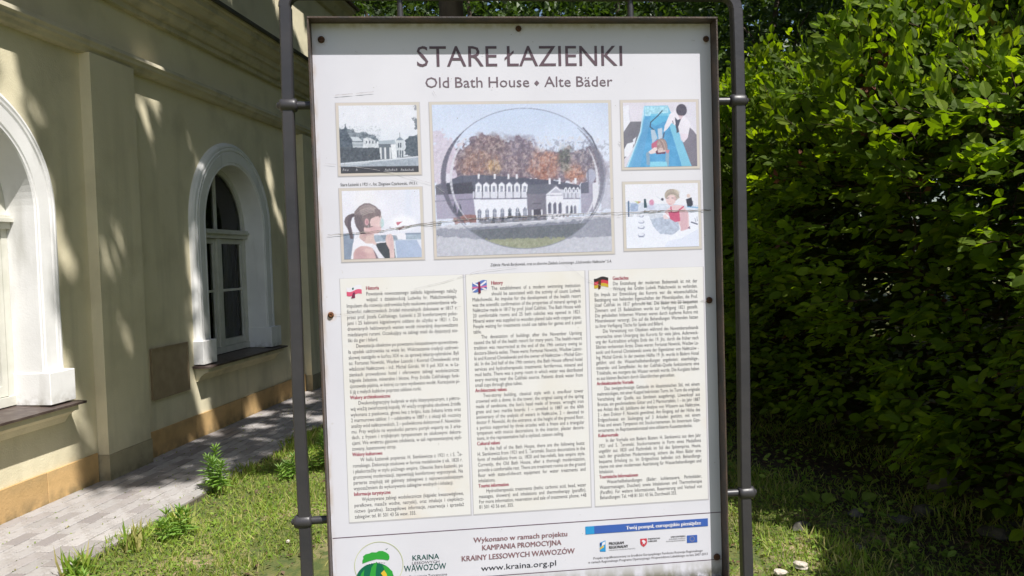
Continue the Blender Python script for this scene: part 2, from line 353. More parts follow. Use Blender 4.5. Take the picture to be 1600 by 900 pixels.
    beam('sill_moulding', M['plaster'], B, [(0,.672),(-.13,.670),(-.13,.632),(-.10,.625),(-.055,.595),(-.03,.56),(-.02,.545),(0,.545)], c-.85, c+.85)
    beam('apron_panel', M['plaster'], B, [(0,.54),(-.02,.54),(-.02,.24),(0,.24)], c-.93, c+.93) if False else None
# pilasters
for (a, e) in ((1.86, 2.44), (5.55, 6.10), (9.62, 10.2), (13.7, 14.3)):
    q = MB(); q.box(a, e, -.09, -.001, .215, 3.235); q.build('pilaster', M['plaster'], B)
    q = MB(); q.box(a-.006, e+.006, -.097, -.001, 0.0, .213); q.build('pilaster_base', M['base_grey'], B)
# plinth slabs
edges = [-2.5,-1.7,-.8,0,.9,1.84, None, 2.46,3.2,4.1,4.98,5.53, None, 6.12,6.95,7.85,8.75,9.6, None, 10.22,11.1,12.0,12.9,13.68]
for a, e in zip(edges[:-1], edges[1:]):
    if a is None or e is None: continue
    q = MB(); q.box(a+.004, e-.004, -.018+random.uniform(-.001,.001), -.001, 0, .235, .003); q.build('plinth_slab', M['sandstone'], B)
# string course, frieze, cornice, upper wall, roof
beam('string_course', M['plaster_trim'], B, [(0,3.365),(-.05,3.365),(-.115,3.34),(-.12,3.31),(-.105,3.295),(-.10,3.275),(-.075,3.262),(-.06,3.24),(-.045,3.232),(0,3.23)], S0, S1)
beam('cornice', M['plaster_trim'], B, [(0,3.72),(-.05,3.722),(-.055,3.765),(-.09,3.77),(-.12,3.80),(-.135,3.84),(-.165,3.845),(-.17,3.90),(-.24,3.915),(-.27,3.955),(-.30,3.96),(-.30,4.01),(-.33,4.015),(-.335,4.035),(0,4.08)], S0, S1)
q = MB(); q.add([(S0,-.375,4.03),(S1,-.375,4.03),(S1,-.375,4.06),(S0,-.375,4.06),(S0,0.0,4.12),(S1,0.0,4.12),(S1,-.33,4.037),(S0,-.33,4.037)], [(0,1,2,3),(3,2,5,4),(0,7,6,1)])
q.build('cornice_flashing', M['gutter'], B)
beam('eave', M['plaster_trim'], B, [(-.001,5.16),(-.05,5.17),(-.12,5.26),(-.2,5.3),(-.2,5.34),(0,5.34)], S0, 11.6)
q = MB(); q.add([(S0,-.25,5.345),(11.65,-.25,5.345),(11.65,5,5.9),(S0,5,5.9),(S0,-.25,5.37),(11.65,-.25,5.37),(11.65,5,5.93),(S0,5,5.93)], [(0,3,2,1),(4,5,6,7),(0,1,5,4),(1,2,6,5)]); q.build('roof', M['roof'], B)
q = MB(); q.box(S0, S1, 1.35, 5.2, 0, 5.3); q.build('rear_walls', M['plaster'], B)
# utility hatch
q = MB(); q.box(6.27, 6.84, -.022, -.001, .50, .935, .003); h = q.build('hatch', M['hatch'], B)
q = MB()
for z0, z1, x0, x1 in ((.925,.938,6.262,6.848),(.497,.51,6.262,6.848)): q.box(x0, x1, -.030, -.0225, z0, z1)
for x0, x1 in ((6.262,6.276),(6.834,6.848)): q.box(x0, x1, -.030, -.0225, .5105, .9245)
q.build('hatch_frame', M['hatch'], h)


# ------------------------------------------------------------------ information board (local x along it, local -y towards the reader)
BD = empty('information_board', (BX, BY, 0), BYAW, label='white printed information board in a dark iron frame between two iron posts', cat='information board')
DEP = .040
PU = lambda u: -.245+(u+.245)*(1+DEP/1.94)
PV = lambda v: .584+(v-.584)*(1+DEP/1.94)
ZB = BTOP
HB = 1.428       # board height
# frame bars, each an L profile: outer flange 4 mm, deep lip
def frame_bar(kind):
    q = MB(); t = .0045; d0, d1 = 0.0, .058
    if kind == 'top': q.box(-.5, .5, d0, d1, ZB-t, ZB, .0008)
    if kind == 'bottom': q.box(-.5, .5, d0, d1, ZB-HB, ZB-HB+t, .0008)
    if kind == 'left': q.box(-.4997, -.4955, d0+.0006, d1, ZB-HB+t+.0003, ZB-t-.0003, .0008)
    if kind == 'right': q.box(.4955, .4997, d0+.0006, d1, ZB-HB+t+.0003, ZB-t-.0003, .0008)
    return q.build('frame_bar', M['iron_dark'], BD)
for k in ('top', 'bottom', 'left', 'right'): frame_bar(k)
q = MB(); q.box(-.4952, .4952, .049, .0575, ZB-HB+.005, ZB-.005); q.build('back_plate', M['iron_dark'], BD)

# iron hoop: two posts and top bar with rounded corners, square tube
PL, PR, PTOP, TW = -.553, .5575, ZB+.062, .0275
def sqtube(pts, w, name, bev=.003):
    # rectangular section swept in the local x-z plane
    q = MB(); pts = [Vector(p) for p in pts]; rows = []
    for i, p in enumerate(pts):
        d = (pts[min(i+1, len(pts)-1)]-pts[max(i-1, 0)]).normalized(); a = Vector((d.z, 0, -d.x)); h = w/2; c = bev
        sec = [(-h+c,-h),(h-c,-h),(h,-h+c),(h,h-c),(h-c,h),(-h+c,h),(-h,h-c),(-h,-h+c)]
        rows.append([p+a*s+Vector((0,1,0))*t for s, t in sec])
    vs = [v for r in rows for v in r]; fs = [(i*8+k, i*8+(k+1) % 8, (i+1)*8+(k+1) % 8, (i+1)*8+k) for i in range(len(pts)-1) for k in range(8)]
    q.add(vs, fs); q.add(rows[0], [tuple(range(8))]); q.add(rows[-1], [tuple(range(8))[::-1]])
    return q.build(name, M['iron'], BD)
YPST = .028; R_ = .035
def wob(z, s): return .0022*math.sin(z*3.1+s)+.001*math.sin(z*9+s)
lft = [(PL-.006+wob(z, 0)+.006*min(1, (z)/2), YPST, z) for z in np.linspace(-.02, PTOP-R_, 40)]
sqtube(lft, TW, 'post')
sqtube([(PR+wob(z, 2), YPST, z) for z in np.linspace(-.02, PTOP-R_, 40)], TW, 'post')
top = [(PL+R_-R_*math.cos(a), YPST, PTOP-R_+R_*math.sin(a)) for a in np.linspace(0, PI/2, 8)]+[(PR-R_+R_*math.sin(a), YPST, PTOP-R_+R_*math.cos(a)) for a in np.linspace(0, PI/2, 8)]
sqtube(top, TW-.0005, 'top_bar')
# pins between hoop and board, with swollen collars
def pin(x0, z0, x1, z1, boss):
    q = MB(); q.tube([(x0, YPST, z0), (x1, YPST, z1)], .0096, 14); o = q.build('pin', M['iron'], BD)
    return o
def collar(x, z):   # hammered swelling of the post with the rivet head through it
    q = MB(); w = .0165
    pts = []; rad = []
    for t in np.linspace(-1, 1, 9):
        pts.append((x, YPST, z+t*.028)); rad.append((.0195-.0 if abs(t) < .3 else .0195+.0006)*1.0 if abs(t) < .5 else .0196)
    q.tube([(x-.021, YPST-.003, z), (x-.019, YPST-.003, z), (x-.013, YPST-.003, z), (x+.013, YPST-.003, z), (x+.019, YPST-.003, z), (x+.021, YPST-.003, z)], [.011, .0148, .0168, .0168, .0148, .011], 20)
    return q.build('collar', M['iron'], BD)
def rivet(x, z, sg):
    q = MB(); q.tube([(x+sg*.021, YPST-.002, z), (x+sg*.026, YPST-.002, z), (x+sg*.028, YPST-.002, z)], [.0085, .0075, .004], 12); q.build('rivet_head', M['iron'], BD)
for v in (.203, 1.204):
    pin(PL+.014, ZB-v, -.5, ZB-v, 1); pin(.5, ZB-v, PR-.014, ZB-v, 1)
    collar(PL+(-.006 if v > 1 else 0), ZB-v); collar(PR, ZB-v); rivet(PL+(-.006 if v > 1 else 0), ZB-v, -1); rivet(PR, ZB-v, 1)
for u in (-.2817, .2864):
    q = MB(); q.tube([(u, YPST, ZB-.002), (u, YPST, PTOP-.012)], [.0078, .0068], 14); q.build('pin', M['iron'], BD)

# ---- the panel: one sheet, dirt towards its lower edge
pm = mat('printed_panel_white', (.61,.605,.665), .42, spec=.35, col2=(.575,.57,.63), scale=5, col3=(.53,.51,.52), scale3=60, amt3=(.72,.80))
def panel_dirt(m):
    nt = m.node_tree; L = nt.links.new; p = nt.nodes['Principled BSDF']; cur = p.inputs['Base Color'].links[0].from_socket
    tc = N(nt, 'ShaderNodeTexCoord'); sx = N(nt, 'ShaderNodeSeparateXYZ'); L(tc.outputs['Object'], sx.inputs[0])
    def masked(cur, sock, lo, hi, col, nscale, nlo, nhi, mx_=1.0, stretch=(1,1,1)):
        mr = N(nt, 'ShaderNodeMapRange'); mr.inputs[1].default_value = lo; mr.inputs[2].default_value = hi; L(sock, mr.inputs[0])
        mp = N(nt, 'ShaderNodeMapping'); mp.inputs['Scale'].default_value = stretch; L(tc.outputs['Object'], mp.inputs[0])
        nz = N(nt, 'ShaderNodeTexNoise'); nz.inputs['Scale'].default_value = nscale; nz.inputs['Detail'].default_value = 8; L(mp.outputs[0], nz.inputs['Vector'])
        m2 = N(nt, 'ShaderNodeMapRange'); m2.inputs[1].default_value = nlo; m2.inputs[2].default_value = nhi; m2.inputs[4].default_value = mx_; L(nz.outputs[0], m2.inputs[0])
        mu = N(nt, 'ShaderNodeMath', operation='MULTIPLY'); L(mr.outputs[0], mu.inputs[0]); L(m2.outputs[0], mu.inputs[1])
        mx = N(nt, 'ShaderNodeMix', data_type='RGBA'); L(mu.outputs[0], mx.inputs[0]); L(cur, mx.inputs[6]); mx.inputs[7].default_value = (*col, 1); return mx.outputs[2]
    cur = masked(cur, sx.outputs[2], ZB-1.372, ZB-1.415, (.20,.19,.12), 40, .35, .6, .9, (1,1,.5))
    cur = masked(cur, sx.outputs[2], ZB-1.398, ZB-1.424, (.06,.06,.035), 90, .3, .55, .9)
    cur = masked(cur, sx.outputs[2], ZB-.024, ZB-.010, (.42,.40,.33), 60, .35, .65, .8)
    cur = masked(cur, sx.outputs[0], -.484, -.4935, (.45,.38,.33), 70, .4, .6, .8, (1,1,.3))
    for (u, v, r, col) in ((-.4675,.0549,.016,(.36,.30,.26)), (.0008,.0296,.015,(.36,.33,.28)), (.4685,.0548,.014,(.33,.25,.2)), (.4617,.7033,.016,(.34,.27,.24)), (.4667,1.3563,.018,(.30,.22,.18)), (-.4705,.7041,.016,(.50,.30,.14))):
        vd = N(nt, 'ShaderNodeVectorMath', operation='DISTANCE'); L(tc.outputs['Object'], vd.inputs[0]); vd.inputs[1].default_value = (PU(u), DEP, ZB-PV(v)-.003)
        ml = N(nt, 'ShaderNodeMath', operation='MULTIPLY'); L(vd.outputs['Value'], ml.inputs[0]); ml.inputs[1].default_value = 1
        cur = masked(cur, ml.outputs[0], r, r*.35, col, 130, .3, .62, .75)
    L(cur, p.inputs['Base Color'])
panel_dirt(pm)
q = MB(); q.box(-.4945, .4945, DEP, .048, ZB-HB+.0052, ZB-.0055)
PANEL = q.build('panel', pm, BD)

LAYER = .00035
def flat(name, polys, m, lay=1, parent=None, **k):
    b = MB()
    for poly in polys: b.add([(PU(u), DEP-LAYER*lay, ZB-PV(v)) for u, v in poly], [tuple(range(len(poly)))])
    if len(polys) > 2 and 'kind' not in k and name != 'round_emblem_ring': k['kind'] = 'stuff'
    return b.build(name, m, parent or PANEL, **k)
def rect(u0, u1, v0, v1): return [(u0, v1), (u1, v1), (u1, v0), (u0, v0)]
def ink(name, c, rough=.45, k=1.0): 
    c = tuple(v*.84 for v in lin(c)) if max(c) > 1 else c
    return mat(name, tuple(x*k for x in c), rough, spec=.35)
I = {'brown': ink('ink_brown', (98,80,90)), 'sub': ink('ink_grey_brown', (116,100,110)), 'body': ink('ink_grey', (90,88,94)), 'head': ink('ink_crimson', (168,62,88)),
     'purple': ink('ink_purple', (98,74,92)), 'fine': ink('ink_fine', (112,106,112)), 'teal': ink('ink_teal', (20,100,92)), 'green': ink('ink_green', (52,160,62)), 'dgreen': ink('ink_dark_green', (14,104,76)),
     'ring': ink('ink_pale_olive', (200,206,150)), 'yellow': ink('ink_yellow', (226,190,60)), 'blue': ink('ink_blue', (62,98,178)), 'sky': ink('ink_sky_blue', (48,150,210)), 'white': ink('ink_white', (228,226,236)),
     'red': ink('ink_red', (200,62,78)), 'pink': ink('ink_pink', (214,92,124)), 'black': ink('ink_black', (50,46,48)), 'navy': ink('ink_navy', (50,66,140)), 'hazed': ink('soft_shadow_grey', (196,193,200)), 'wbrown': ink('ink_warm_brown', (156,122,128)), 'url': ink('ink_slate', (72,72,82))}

# ---- lettering: glyph outlines of Blender's built-in font, laid out line by line
_glyph = {}
def prep_glyphs(chars):
    objs = {}
    def mk(t):
        c = bpy.data.curves.new('t', 'FONT'); c.body = t; c.resolution_u = 2; c.size = 1; o = bpy.data.objects.new('t', c); COL.objects.link(o); return o
    for ch in chars:
        if ch != ' ': objs[ch] = (mk(ch), mk('H'+ch+'H'))
    ref = mk('HH'); H1 = mk('H')
    bpy.context.view_layer.update(); dg = bpy.context.evaluated_depsgraph_get(); dg.update()
    def get(o):
        me = o.evaluated_get(dg).to_mesh(); n = len(me.vertices); V = np.zeros(n*3, dtype=np.float32); me.vertices.foreach_get('co', V); V = V.reshape(-1, 3)[:, :2].copy()
        me.calc_loop_triangles(); Fs = np.zeros(len(me.loop_triangles)*3, dtype=np.int32); me.loop_triangles.foreach_get('vertices', Fs); o.evaluated_get(dg).to_mesh_clear(); return V, Fs.reshape(-1, 3)
    r = get(ref)[0]; h = get(H1)[0]; capH = h[:, 1].max(); advH = r[:, 0].max()-h[:, 0].max()
    for ch, (a, b) in objs.items():
        V, Fs = get(a); w = get(b)[0][:, 0].max()-h[:, 0].max()-advH
        _glyph[ch] = (V/capH, Fs, w/capH)
    _glyph[' '] = (np.zeros((0, 2)), np.zeros((0, 3), int), .36)
    for o in [x for p in objs.values() for x in p]+[ref, H1]:
        c = o.data; bpy.data.objects.remove(o); bpy.data.curves.remove(c)
def text_w(t): return sum(_glyph[c][2] for c in t)
class TextMesh:
    def __init__(s): s.V = []; s.F = []; s.n = 0
    def word(s, t, u, v, cap, sx, bold=0, slant=0, vx=0):
        for c in t:
            V, Fs, w = _glyph[c]
            if len(V):
                for off in ((0,) if not bold else (-bold, bold)):
                    P = np.stack([u+(V[:, 0]+V[:, 1]*slant)*cap*sx+off, v-V[:, 1]*cap], 1)
                    s.V.append(P); s.F.append(Fs+s.n); s.n += len(P)
            u += w*cap*sx
        return u
    def line(s, t, u0, u1, v, cap, bold=0, slant=0):
        sx = (u1-u0)/(text_w(t)*cap); s.word(t, u0, v, cap, sx, bold, slant)
    def just(s, t, u0, u1, v, cap, sx, last=False, bold=0):
        words = t.split(' '); tw = sum(text_w(w) for w in words)*cap*sx; n = len(words)-1
        sp = .40*cap*sx if last or n == 0 else (u1-u0-tw)/n
        if last and n and tw+sp*n > u1-u0: sp = (u1-u0-tw)/n
        u = u0
        for w in words: u = s.word(w, u, v, cap, sx, bold)+sp
    def build(s, name, m, lay=2, **k):
        V = np.concatenate(s.V); V3 = np.stack([PU(V[:, 0]), np.full(len(V), DEP-LAYER*lay), ZB-PV(V[:, 1])], 1)
        return link(name, np_mesh(name, V3, np.concatenate(s.F)), m, PANEL, **k)

PLT = """#Historia
>Powstanie nowoczesnego zakładu kąpielowego należy
>wiązać z działalnością Ludwika hr. Małachowskiego.
Impulsem dla rozwoju uzdrowiska było naukowe potwierdzenie wła-
ściwości nałęczowskich źródeł mineralnych dokonane w 1817 r.
przez prof. Józefa Celińskiego. Łazienki z 20 komfortowymi poko-
jami i 25 kabinami kąpielowymi oddano do użytku w 1821 r. Do
drewnianych heblowanych wanien wodę mineralną doprowadzano
miedzianymi rurami. Oczekujący na zabiegi mieli do dyspozycji sto-
.liki do gier i bilard.
+Dewastacja obiektów po powstaniu listopadowym spowodowa-
ła upadek uzdrowiska na wiele lat. Wskrzeszenie tradycji uzdrowi-
skowej nastąpiło w końcu XIX w. za sprawą lekarzy-sybiraków. Byli
to: Fortunat Nowicki, Wacław Lasocki i Konrad Chmielewski oraz
właściciel Nałęczowa - inż. Michał Górski. W II poł. XIX w. w Ła-
zienkach prowadzono hotel i oferowano zabiegi wodolecznicze:
kąpiele żelaziste, mineralne i błotne. Przy źródle Celińskiego funk-
cjonowała pijalnia, w której co rano wydawano wodę. Kuracjusze pi-
.li ją z małych kubków poprzez szklane rurki.
#Walory architektoniczne
+Dwukondygnacyjny budynek w stylu klasycystycznym, z piętro-
wą wieżą zwieńczoną kopułą. W wieży oryginalna obudowa źródła
wykonana z piaskowca, głowa lwa z brązu, kuta żelazna krata oraz
2 marmurowe tablice: 1 – odsłonięta w 1887 r. z okazji 60. rocznicy
analizy wód nałęczowskich, 2 – poświęcona doktorowi F. Nowickie-
mu. Przy wejściu na wysokości parteru portyk wsparty na 3 arka-
dach, z fryzem i trójkątnym tympanonem ze stiukowymi dekora-
cjami. We wnętrzu gipsowe zdobienia, w sali reprezentacyjnej styli-
.zowany, kasetonowy strop.
#Walory kulturowe
+W hallu Łazienek popiersia: H. Sienkiewicza z 1921 r. i S. Że-
romskiego. Dekoracje stiukowe w formie medalionów z ok. 1820 r.
i płaskorzeźby w stylu późnego empire. Obecnie Stare Łazienki, po
gruntownej modernizacji, zapewniają komfortowy wypoczynek. Na
parterze znajdują się gabinety zabiegowe z najnowocześniejszym
.wyposażeniem do wykonywania zabiegów wodnych i inhalacji.
#Informacje turystyczne
+Wykonywane zabiegi wodolecznicze (kąpiele: kwasowęglowe,
perełkowe, masaże wodne, natryski), oraz inhalacje i ciepłolecz-
nictwo (parafina). Szczegółowe informacje, rezerwacja i sprzedaż
.zabiegów: tel. 81 501 43 56 wew. 355."""
ENT = """#History
>The establishment of a modern swimming institution
>should be associated with the activity of count Ludwik
Małachowski. An impulse for the development of the health resort
was the scientific confirmation of the properties of mineral springs in
Nałęczów made in 1817 by prof. Józef Celiński. The Bath House with
20 comfortable rooms and 25 bath cubicles was opened in 1821.
Mineral water was supplied to wooden planed tubs with copper pipes.
People waiting for treatments could use tables for games and a pool
.table.
+The devastation of buildings after the November Uprising
caused the fall of the health resort for many years. The health-resort
tradition was resurrected at the end of the 19th century owing to
doctors-Siberia exiles. These were: Fortunat Nowicki, Wacław Lasoc-
ki and Konrad Chmielewski and the owner of Nałęczów – Michał Gór-
ski. In the 2nd half of the 19th century, the Bath House offered hotel
services and hydrotherapeutic treatments: ferriferrous, mineral and
mud baths. There was a pump room in which water was distributed
every morning near the Celiński source. Patients drank water from
.small cups through glass tubes.
#Architectonic values
+Two-storey building, classical style with a one-floor tower
crowned with a dome. In the tower, the original casing of the spring
made of sandstone, the lion's head made of bronze, wrought iron
grate and two marble boards: 1 – unveiled in 1887 on the 60th
anniversary of the analysis of waters in Nałęczów, 2 – devoted to
doctor F. Nowicki. At the entrance, at the height of the ground floor,
a portico supported by three arcades with a frieze and a triangular
tympanum with stucco decorations. In the interior, plaster decora-
.tions, in the representative hall a stylized, caisson ceiling.
#Cultural values
+In the hall of the Bath House, there are the following busts:
H. Sienkiewicz from 1921 and S. Żeromski. Stucco decorations in the
form of medallions from ca. 1820 and bas-reliefs, late empire style.
Currently, the Old Bath House, after a thorough modernization,
provide a comfortable rest. There are treatment rooms on the ground
floor with state-of-the-art equipment for water treatments and
.inhalations.
#Tourist information
+Hydrotherapeutic treatments (baths: carbonic acid, bead, water
massages, showers) and inhalations and thermotherapy (paraffin).
For more information, reservation and sale of treatments: phone. +48
.81 501 43 56 ext. 355."""
DET = """#Geschichte
>Die Entstehung der modernen Badeanstalt ist mit der
>Wirkung des Grafen Ludwik Małachowski zu verbinden.
Ein Impuls zur Entwicklung des Kurorts war die wissenschaftliche
Bestätigung von heilenden Eigenschaften der Mineralquellen, die Prof.
Józef Celiński im 1817 geforscht hat. Die Bäder mit 20 bequemen
Zimmern und 25 Badekabinen wurde zur Verfügung 1821 gestellt.
Die gehobelten hölzernen Wannen waren durch kupferne Rohre mit
Mineralwasser versorgt. Die auf die Behandlungen Wartenden hatten
.zu ihrer Verfügung Tische für Spiele und Billard.
+Die Verwüstung von Objekten während des Novemberaufstands
verursachte einen Untergang des Kurorts für viele Jahre. Auferweck-
ung der Kurtradition erfolgte Ende des 19. Jhs. durch die früher nach
Sibirien verbannten Ärzte. Diese waren: Fortunat Nowicki, Wacław La-
socki und Konrad Chmielewski sowie der Eigentümer von Nałęczów -
Ing. Michał Górski. In der zweiten Hälfte 19. Jh. wurde in Bädern Hotel
geführt und die Wasserheilbehandlungen angeboten: eisenhaltige-,
minerale- und Sumpfbäder. An der Celiński-Quelle funktionierte eine
Trinkhalle, wo morgens das Wasser verteilt wurde. Die Kurgäste haben
.es aus kleinen Bechern durch Glasröhrchen getrunken.
#Architektonische Vorteile
+Das zweigeschossige Gebäude im klassizistischen Stil, mit einem
mehrstöckigen, mit einer Kuppel bekrönten Turm. Im Turm die originale
Verschalung der Quelle, aus Sandstein ausgefertigt, Löwenkopf aus
Bronze, ein geschmiedetes Gitter und 2 Marmortafeln; 1 - im Jahr 1887
aus Anlass des 60. Jubiläums der Analyse von Wässern aus Nałęczów,
2 - dem Doktor F. Nowicki gewidmet. Am Eingang, auf der Höhe des
Erdgeschosses ein Säulengang auf 3 Arkaden gestützt, mit einem
Fries und einem Tympanon mit Stuckornamenten. Im Innenraum Gips-
.ornamente, im Repräsentationssaal eine stilisierte Kassettendecke.
#Kulturvorteile
+In der Vorhalle von Bädern Büsten: H. Sienkiewicz aus dem Jahr
1921 und S. Żeromski. Stuckornamente in Form eines Medaillons
ungefähr aus 1820 und Flachreliefs im Stil des Spätempires. Heute,
nach der gründlichen Modernisierung, sichern die Alten Bäder eine
bequeme Erholung zu. Im Erdgeschoss befinden sich Behandlungs-
räume mit einer modernsten Ausrüstung für Wasserbehandlungen und
.Inhalation.
#Touristische Informationen
+Wasserheilbehandlungen (Bäder: kohlensauere, Perlenbäder,
Wassermassagen, Duschen) sowie Inhalationen und Thermotherapie
(Paraffin). Für weitere Informationen, Reservierung und Verkauf von
.Behandlungen: Tel. +48 81 501 43 56, Durchwahl 355."""
OTHER = "STARE ŁAZIENKI Old Bath House Alte Bäder Stare Łazienki z 1921 r., fot. Zbigniew Czarkowski, 1913 r. Zdjęcia: Marek Bartkowiak, oraz ze zbiorów Zakładu Leczniczego „Uzdrowisko Nałęczów” S.A. KRAINA LESSOWYCH WĄWOZÓW Lokalna Organizacja Turystyczna Wykonano w ramach projektu KAMPANIA PROMOCYJNA KRAINY www.kraina.org.pl Twój pomysł, europejskie pieniądze PROGRAM REGIONALNY NARODOWA STRATEGIA SPÓJNOŚCI WOJEWÓDZTWO LUBELSKIE UNIA EUROPEJSKA EUROPEJSKI FUNDUSZ ROZWOJU REGIONALNEGO Projekt współfinansowany ze środków Europejskiego Funduszu Rozwoju Regionalnego w ramach Regionalnego Programu Operacyjnego Województwa Lubelskiego na lata 2007-2013"
prep_glyphs(sorted(set(PLT+ENT+DET+OTHER)-set('\n#>')|set('+')))
# papers with their text
paper = mat('parchment_print', (.645,.635,.635), .5, spec=.3, col2=(.63,.605,.575), scale=7, amt=(.5,.72), col3=(.63,.55,.47), scale3=4.5, amt3=(.60,.78))
COLS = [(-.4462,-.154,-.4330,-.1690,.6430,1.1930,PLT), (-.1463,.1455,-.1325,.1350,.6410,1.1890,ENT), (.1568,.4468,.1690,.4320,.6400,1.1850,DET)]
for (a, b, t0, t1, v0, v1, T) in COLS:
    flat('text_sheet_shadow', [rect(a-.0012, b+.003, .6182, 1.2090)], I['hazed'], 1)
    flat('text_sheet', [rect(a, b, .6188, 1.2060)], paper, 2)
    lines = T.split('\n'); pit = (v1-v0)/(len(lines)-1); tb = TextMesh(); cap = .0088
    wmax = max(text_w(l)+.0*len(l) for l in lines if l[0] not in '#.>+'); sx = (t1-t0)/((wmax)*cap)*1.0
    for i, l in enumerate(lines):
        v = v0+i*pit+cap*.5
        if l[0] == '#': th = TextMesh(); th.word(l[1:], t0+(.047 if i == 0 else 0), v, cap, sx*1.0, .00032); th.build('heading_text', I['head'], 3)
        elif l[0] == '>': tb.just(l[1:], t0+.047, t1, v, cap, sx)
        elif l[0] == '+': tb.just(l[1:], t0+.0185, t1, v, cap, sx)
        elif l[0] == '.': tb.just(l[1:], t0, t1, v, cap, sx, True)
        else: tb.just(l, t0, t1, v, cap, sx)
    tb.build('body_text', I['body'], 3, kind='stuff')
t = TextMesh(); t.line("STARE ŁAZIENKI", -.2482, .2605, .1190, .0480, 0); t.build('title_text', I['brown'])
for a in (("Old Bath House", -.2290, .0245), ("Alte Bäder", .0600, .2292)): t = TextMesh(); t.line(*a, .1690, .0245); t.build('subtitle_text', I['sub'])
flat('diamond_mark', [[(.0415, .1665), (.0478, .1600), (.0415, .1535), (.0352, .1600)]], I['sub'], 2)
t = TextMesh(); t.line("Stare Łazienki z 1921 r., fot. Zbigniew Czarkowski, 1913 r.", -.4362, -.2535, .3990, .0072); t.build('caption_text', I['body'])
t = TextMesh(); t.line("Zdjęcia: Marek Bartkowiak, oraz ze zbiorów Zakładu Leczniczego „Uzdrowisko Nałęczów” S.A.", -.0859, .2155, .6005, .0068, 0, .2); t.build('caption_text', I['body'])
# flags
def wavy(u0, u1, v0, v1, ph=0, amp=.0022, n=10, sk=-.004):
    top = [(u0+(u1-u0)*i/n, v0+sk*i/n+amp*math.sin(PI*2*i/n+ph)) for i in range(n+1)]; bot = [(u0+(u1-u0)*i/n, v1+sk*i/n+amp*math.sin(PI*2*i/n+ph)) for i in range(n+1)][::-1]
    return bot[::-1]+top[::-1]
fu = [(-.4315,-.3960), (-.1315,-.0960), (.1690,.2050)]
flat('flag_emblem', [wavy(*fu[0], .6400, .6500)], I['white'], 3); flat('flag_emblem', [wavy(*fu[0], .6500, .6605)], I['pink'], 3)
flat('flag_emblem', [[(-.4180,.6415),(-.4150,.6405),(-.4140,.6445),(-.4165,.6465),(-.4190,.6445)]], I['teal'], 4)
flat('flag_emblem', [[(-.4215,.6670),(-.4120,.6655),(-.4120,.6520),(-.4165,.6530)]], ink('ink_wine', (120,50,80)), 4)
flat('flag_emblem', [wavy(*fu[1], .6385, .6620)], ink('ink_flag_blue', (96,122,190)), 3)
a0, a1 = fu[1]
flat('flag_emblem', [[(a0,.6400),(a0+.004,.6385),(a1,.6560),(a1-.003,.6590)], [(a0,.6620),(a0,.6580),(a1-.003,.6350),(a1,.6385)]], I['white'], 4)
flat('flag_emblem', [[(a0,.6535),(a0+.0150,.6530),(a1,.6505),(a1,.6465),(a0+.0150,.6490),(a0,.6490)]], ink('ink_flag_pink', (206,110,160)), 5)
flat('flag_emblem', [[(a0+.0145,.6655),(a0+.0205,.6645),(a0+.0195,.6370),(a0+.0145,.6375)]], ink('ink_flag_red', (110,40,70)), 6)
flat('flag_emblem', [wavy(*fu[2], .6380, .6460, 1, .0022, 10, -.002)], I['black'], 3); flat('flag_emblem', [wavy(*fu[2], .6460, .6540, 1, .0022, 10, -.002)], I['red'], 3); flat('flag_emblem', [wavy(*fu[2], .6540, .6620, 1, .0022, 10, -.002)], ink('ink_flag_gold', (196,170,60)), 3)
flat('flag_emblem', [[(.1790,.6665),(.1850,.6645),(.1870,.6440),(.1800,.6420)]], ink('ink_flag_brown', (90,52,30)), 4)

# footer
flat('footer_rule', [rect(-.4875, .4825, 1.2412, 1.2432)], I['purple'], 1); flat('footer_rule', [rect(-.4875, .4825, 1.3618, 1.3636)], I['purple'], 1)
for a in (("Wykonano w ramach projektu", -.1490, .0850, 1.2760, .0120, .0005), ("KAMPANIA PROMOCYJNA", -.1293, .0683, 1.2968, .0125, .0005), ("KRAINY LESSOWYCH WĄWOZÓW", -.1803, .1015, 1.3205, .0128, .0005)): t = TextMesh(); t.line(*a); t.build('project_text', I['wbrown'])
t = TextMesh(); t.line("www.kraina.org.pl", -.1325, .0555, 1.3480, .0135, .0001); t.build('web_address_text', I['url'])
t = TextMesh(); t.line("KRAINA", -.3000, -.2345, 1.3098, .0125, .0002); t.build('emblem_text', I['teal']); t = TextMesh(); t.line("WĄWOZÓW", -.3200, -.2180, 1.3360, .0145, .0002); t.build('emblem_text', I['teal'])
t = TextMesh(); t.line("LESSOWYCH", -.3010, -.2330, 1.3195, .0062); t.line("Lokalna Organizacja Turystyczna", -.3420, -.2160, 1.3520, .0060); t.build('emblem_text', I['fine'], kind='stuff')
ring = []
for i in range(60):
    a = 2*PI*i/60; ring.append(((-.3800+.0575*math.cos(a)*1.02, 1.3150-.0575*math.sin(a)), (-.3800+.0562*math.cos(a)*1.02, 1.3150-.0562*math.sin(a))))
flat('round_emblem', [[ring[i][0], ring[(i+1) % 60][0], ring[(i+1) % 60][1], ring[i][1]] for i in range(60)], I['ring'], 2)
def blob(cx, cy, rs): n = len(rs); return [(cx+r*math.cos(-2*PI*i/n), cy-r*.78*math.sin(-2*PI*i/n)) for i, r in enumerate(rs)]
crown = [(-.4190,1.3085),(-.4190,1.3010),(-.4160,1.2960),(-.4170,1.2910),(-.4110,1.2865),(-.4020,1.2850),(-.3960,1.2825),(-.3850,1.2835),(-.3790,1.2805),(-.3700,1.2810),(-.3620,1.2850),(-.3560,1.2900),(-.3540,1.2950),(-.3545,1.3020),(-.3580,1.3050),(-.3700,1.3020),(-.3850,1.3000),(-.4000,1.3030)][::-1]
flat('round_emblem', [crown], I['green'], 2)
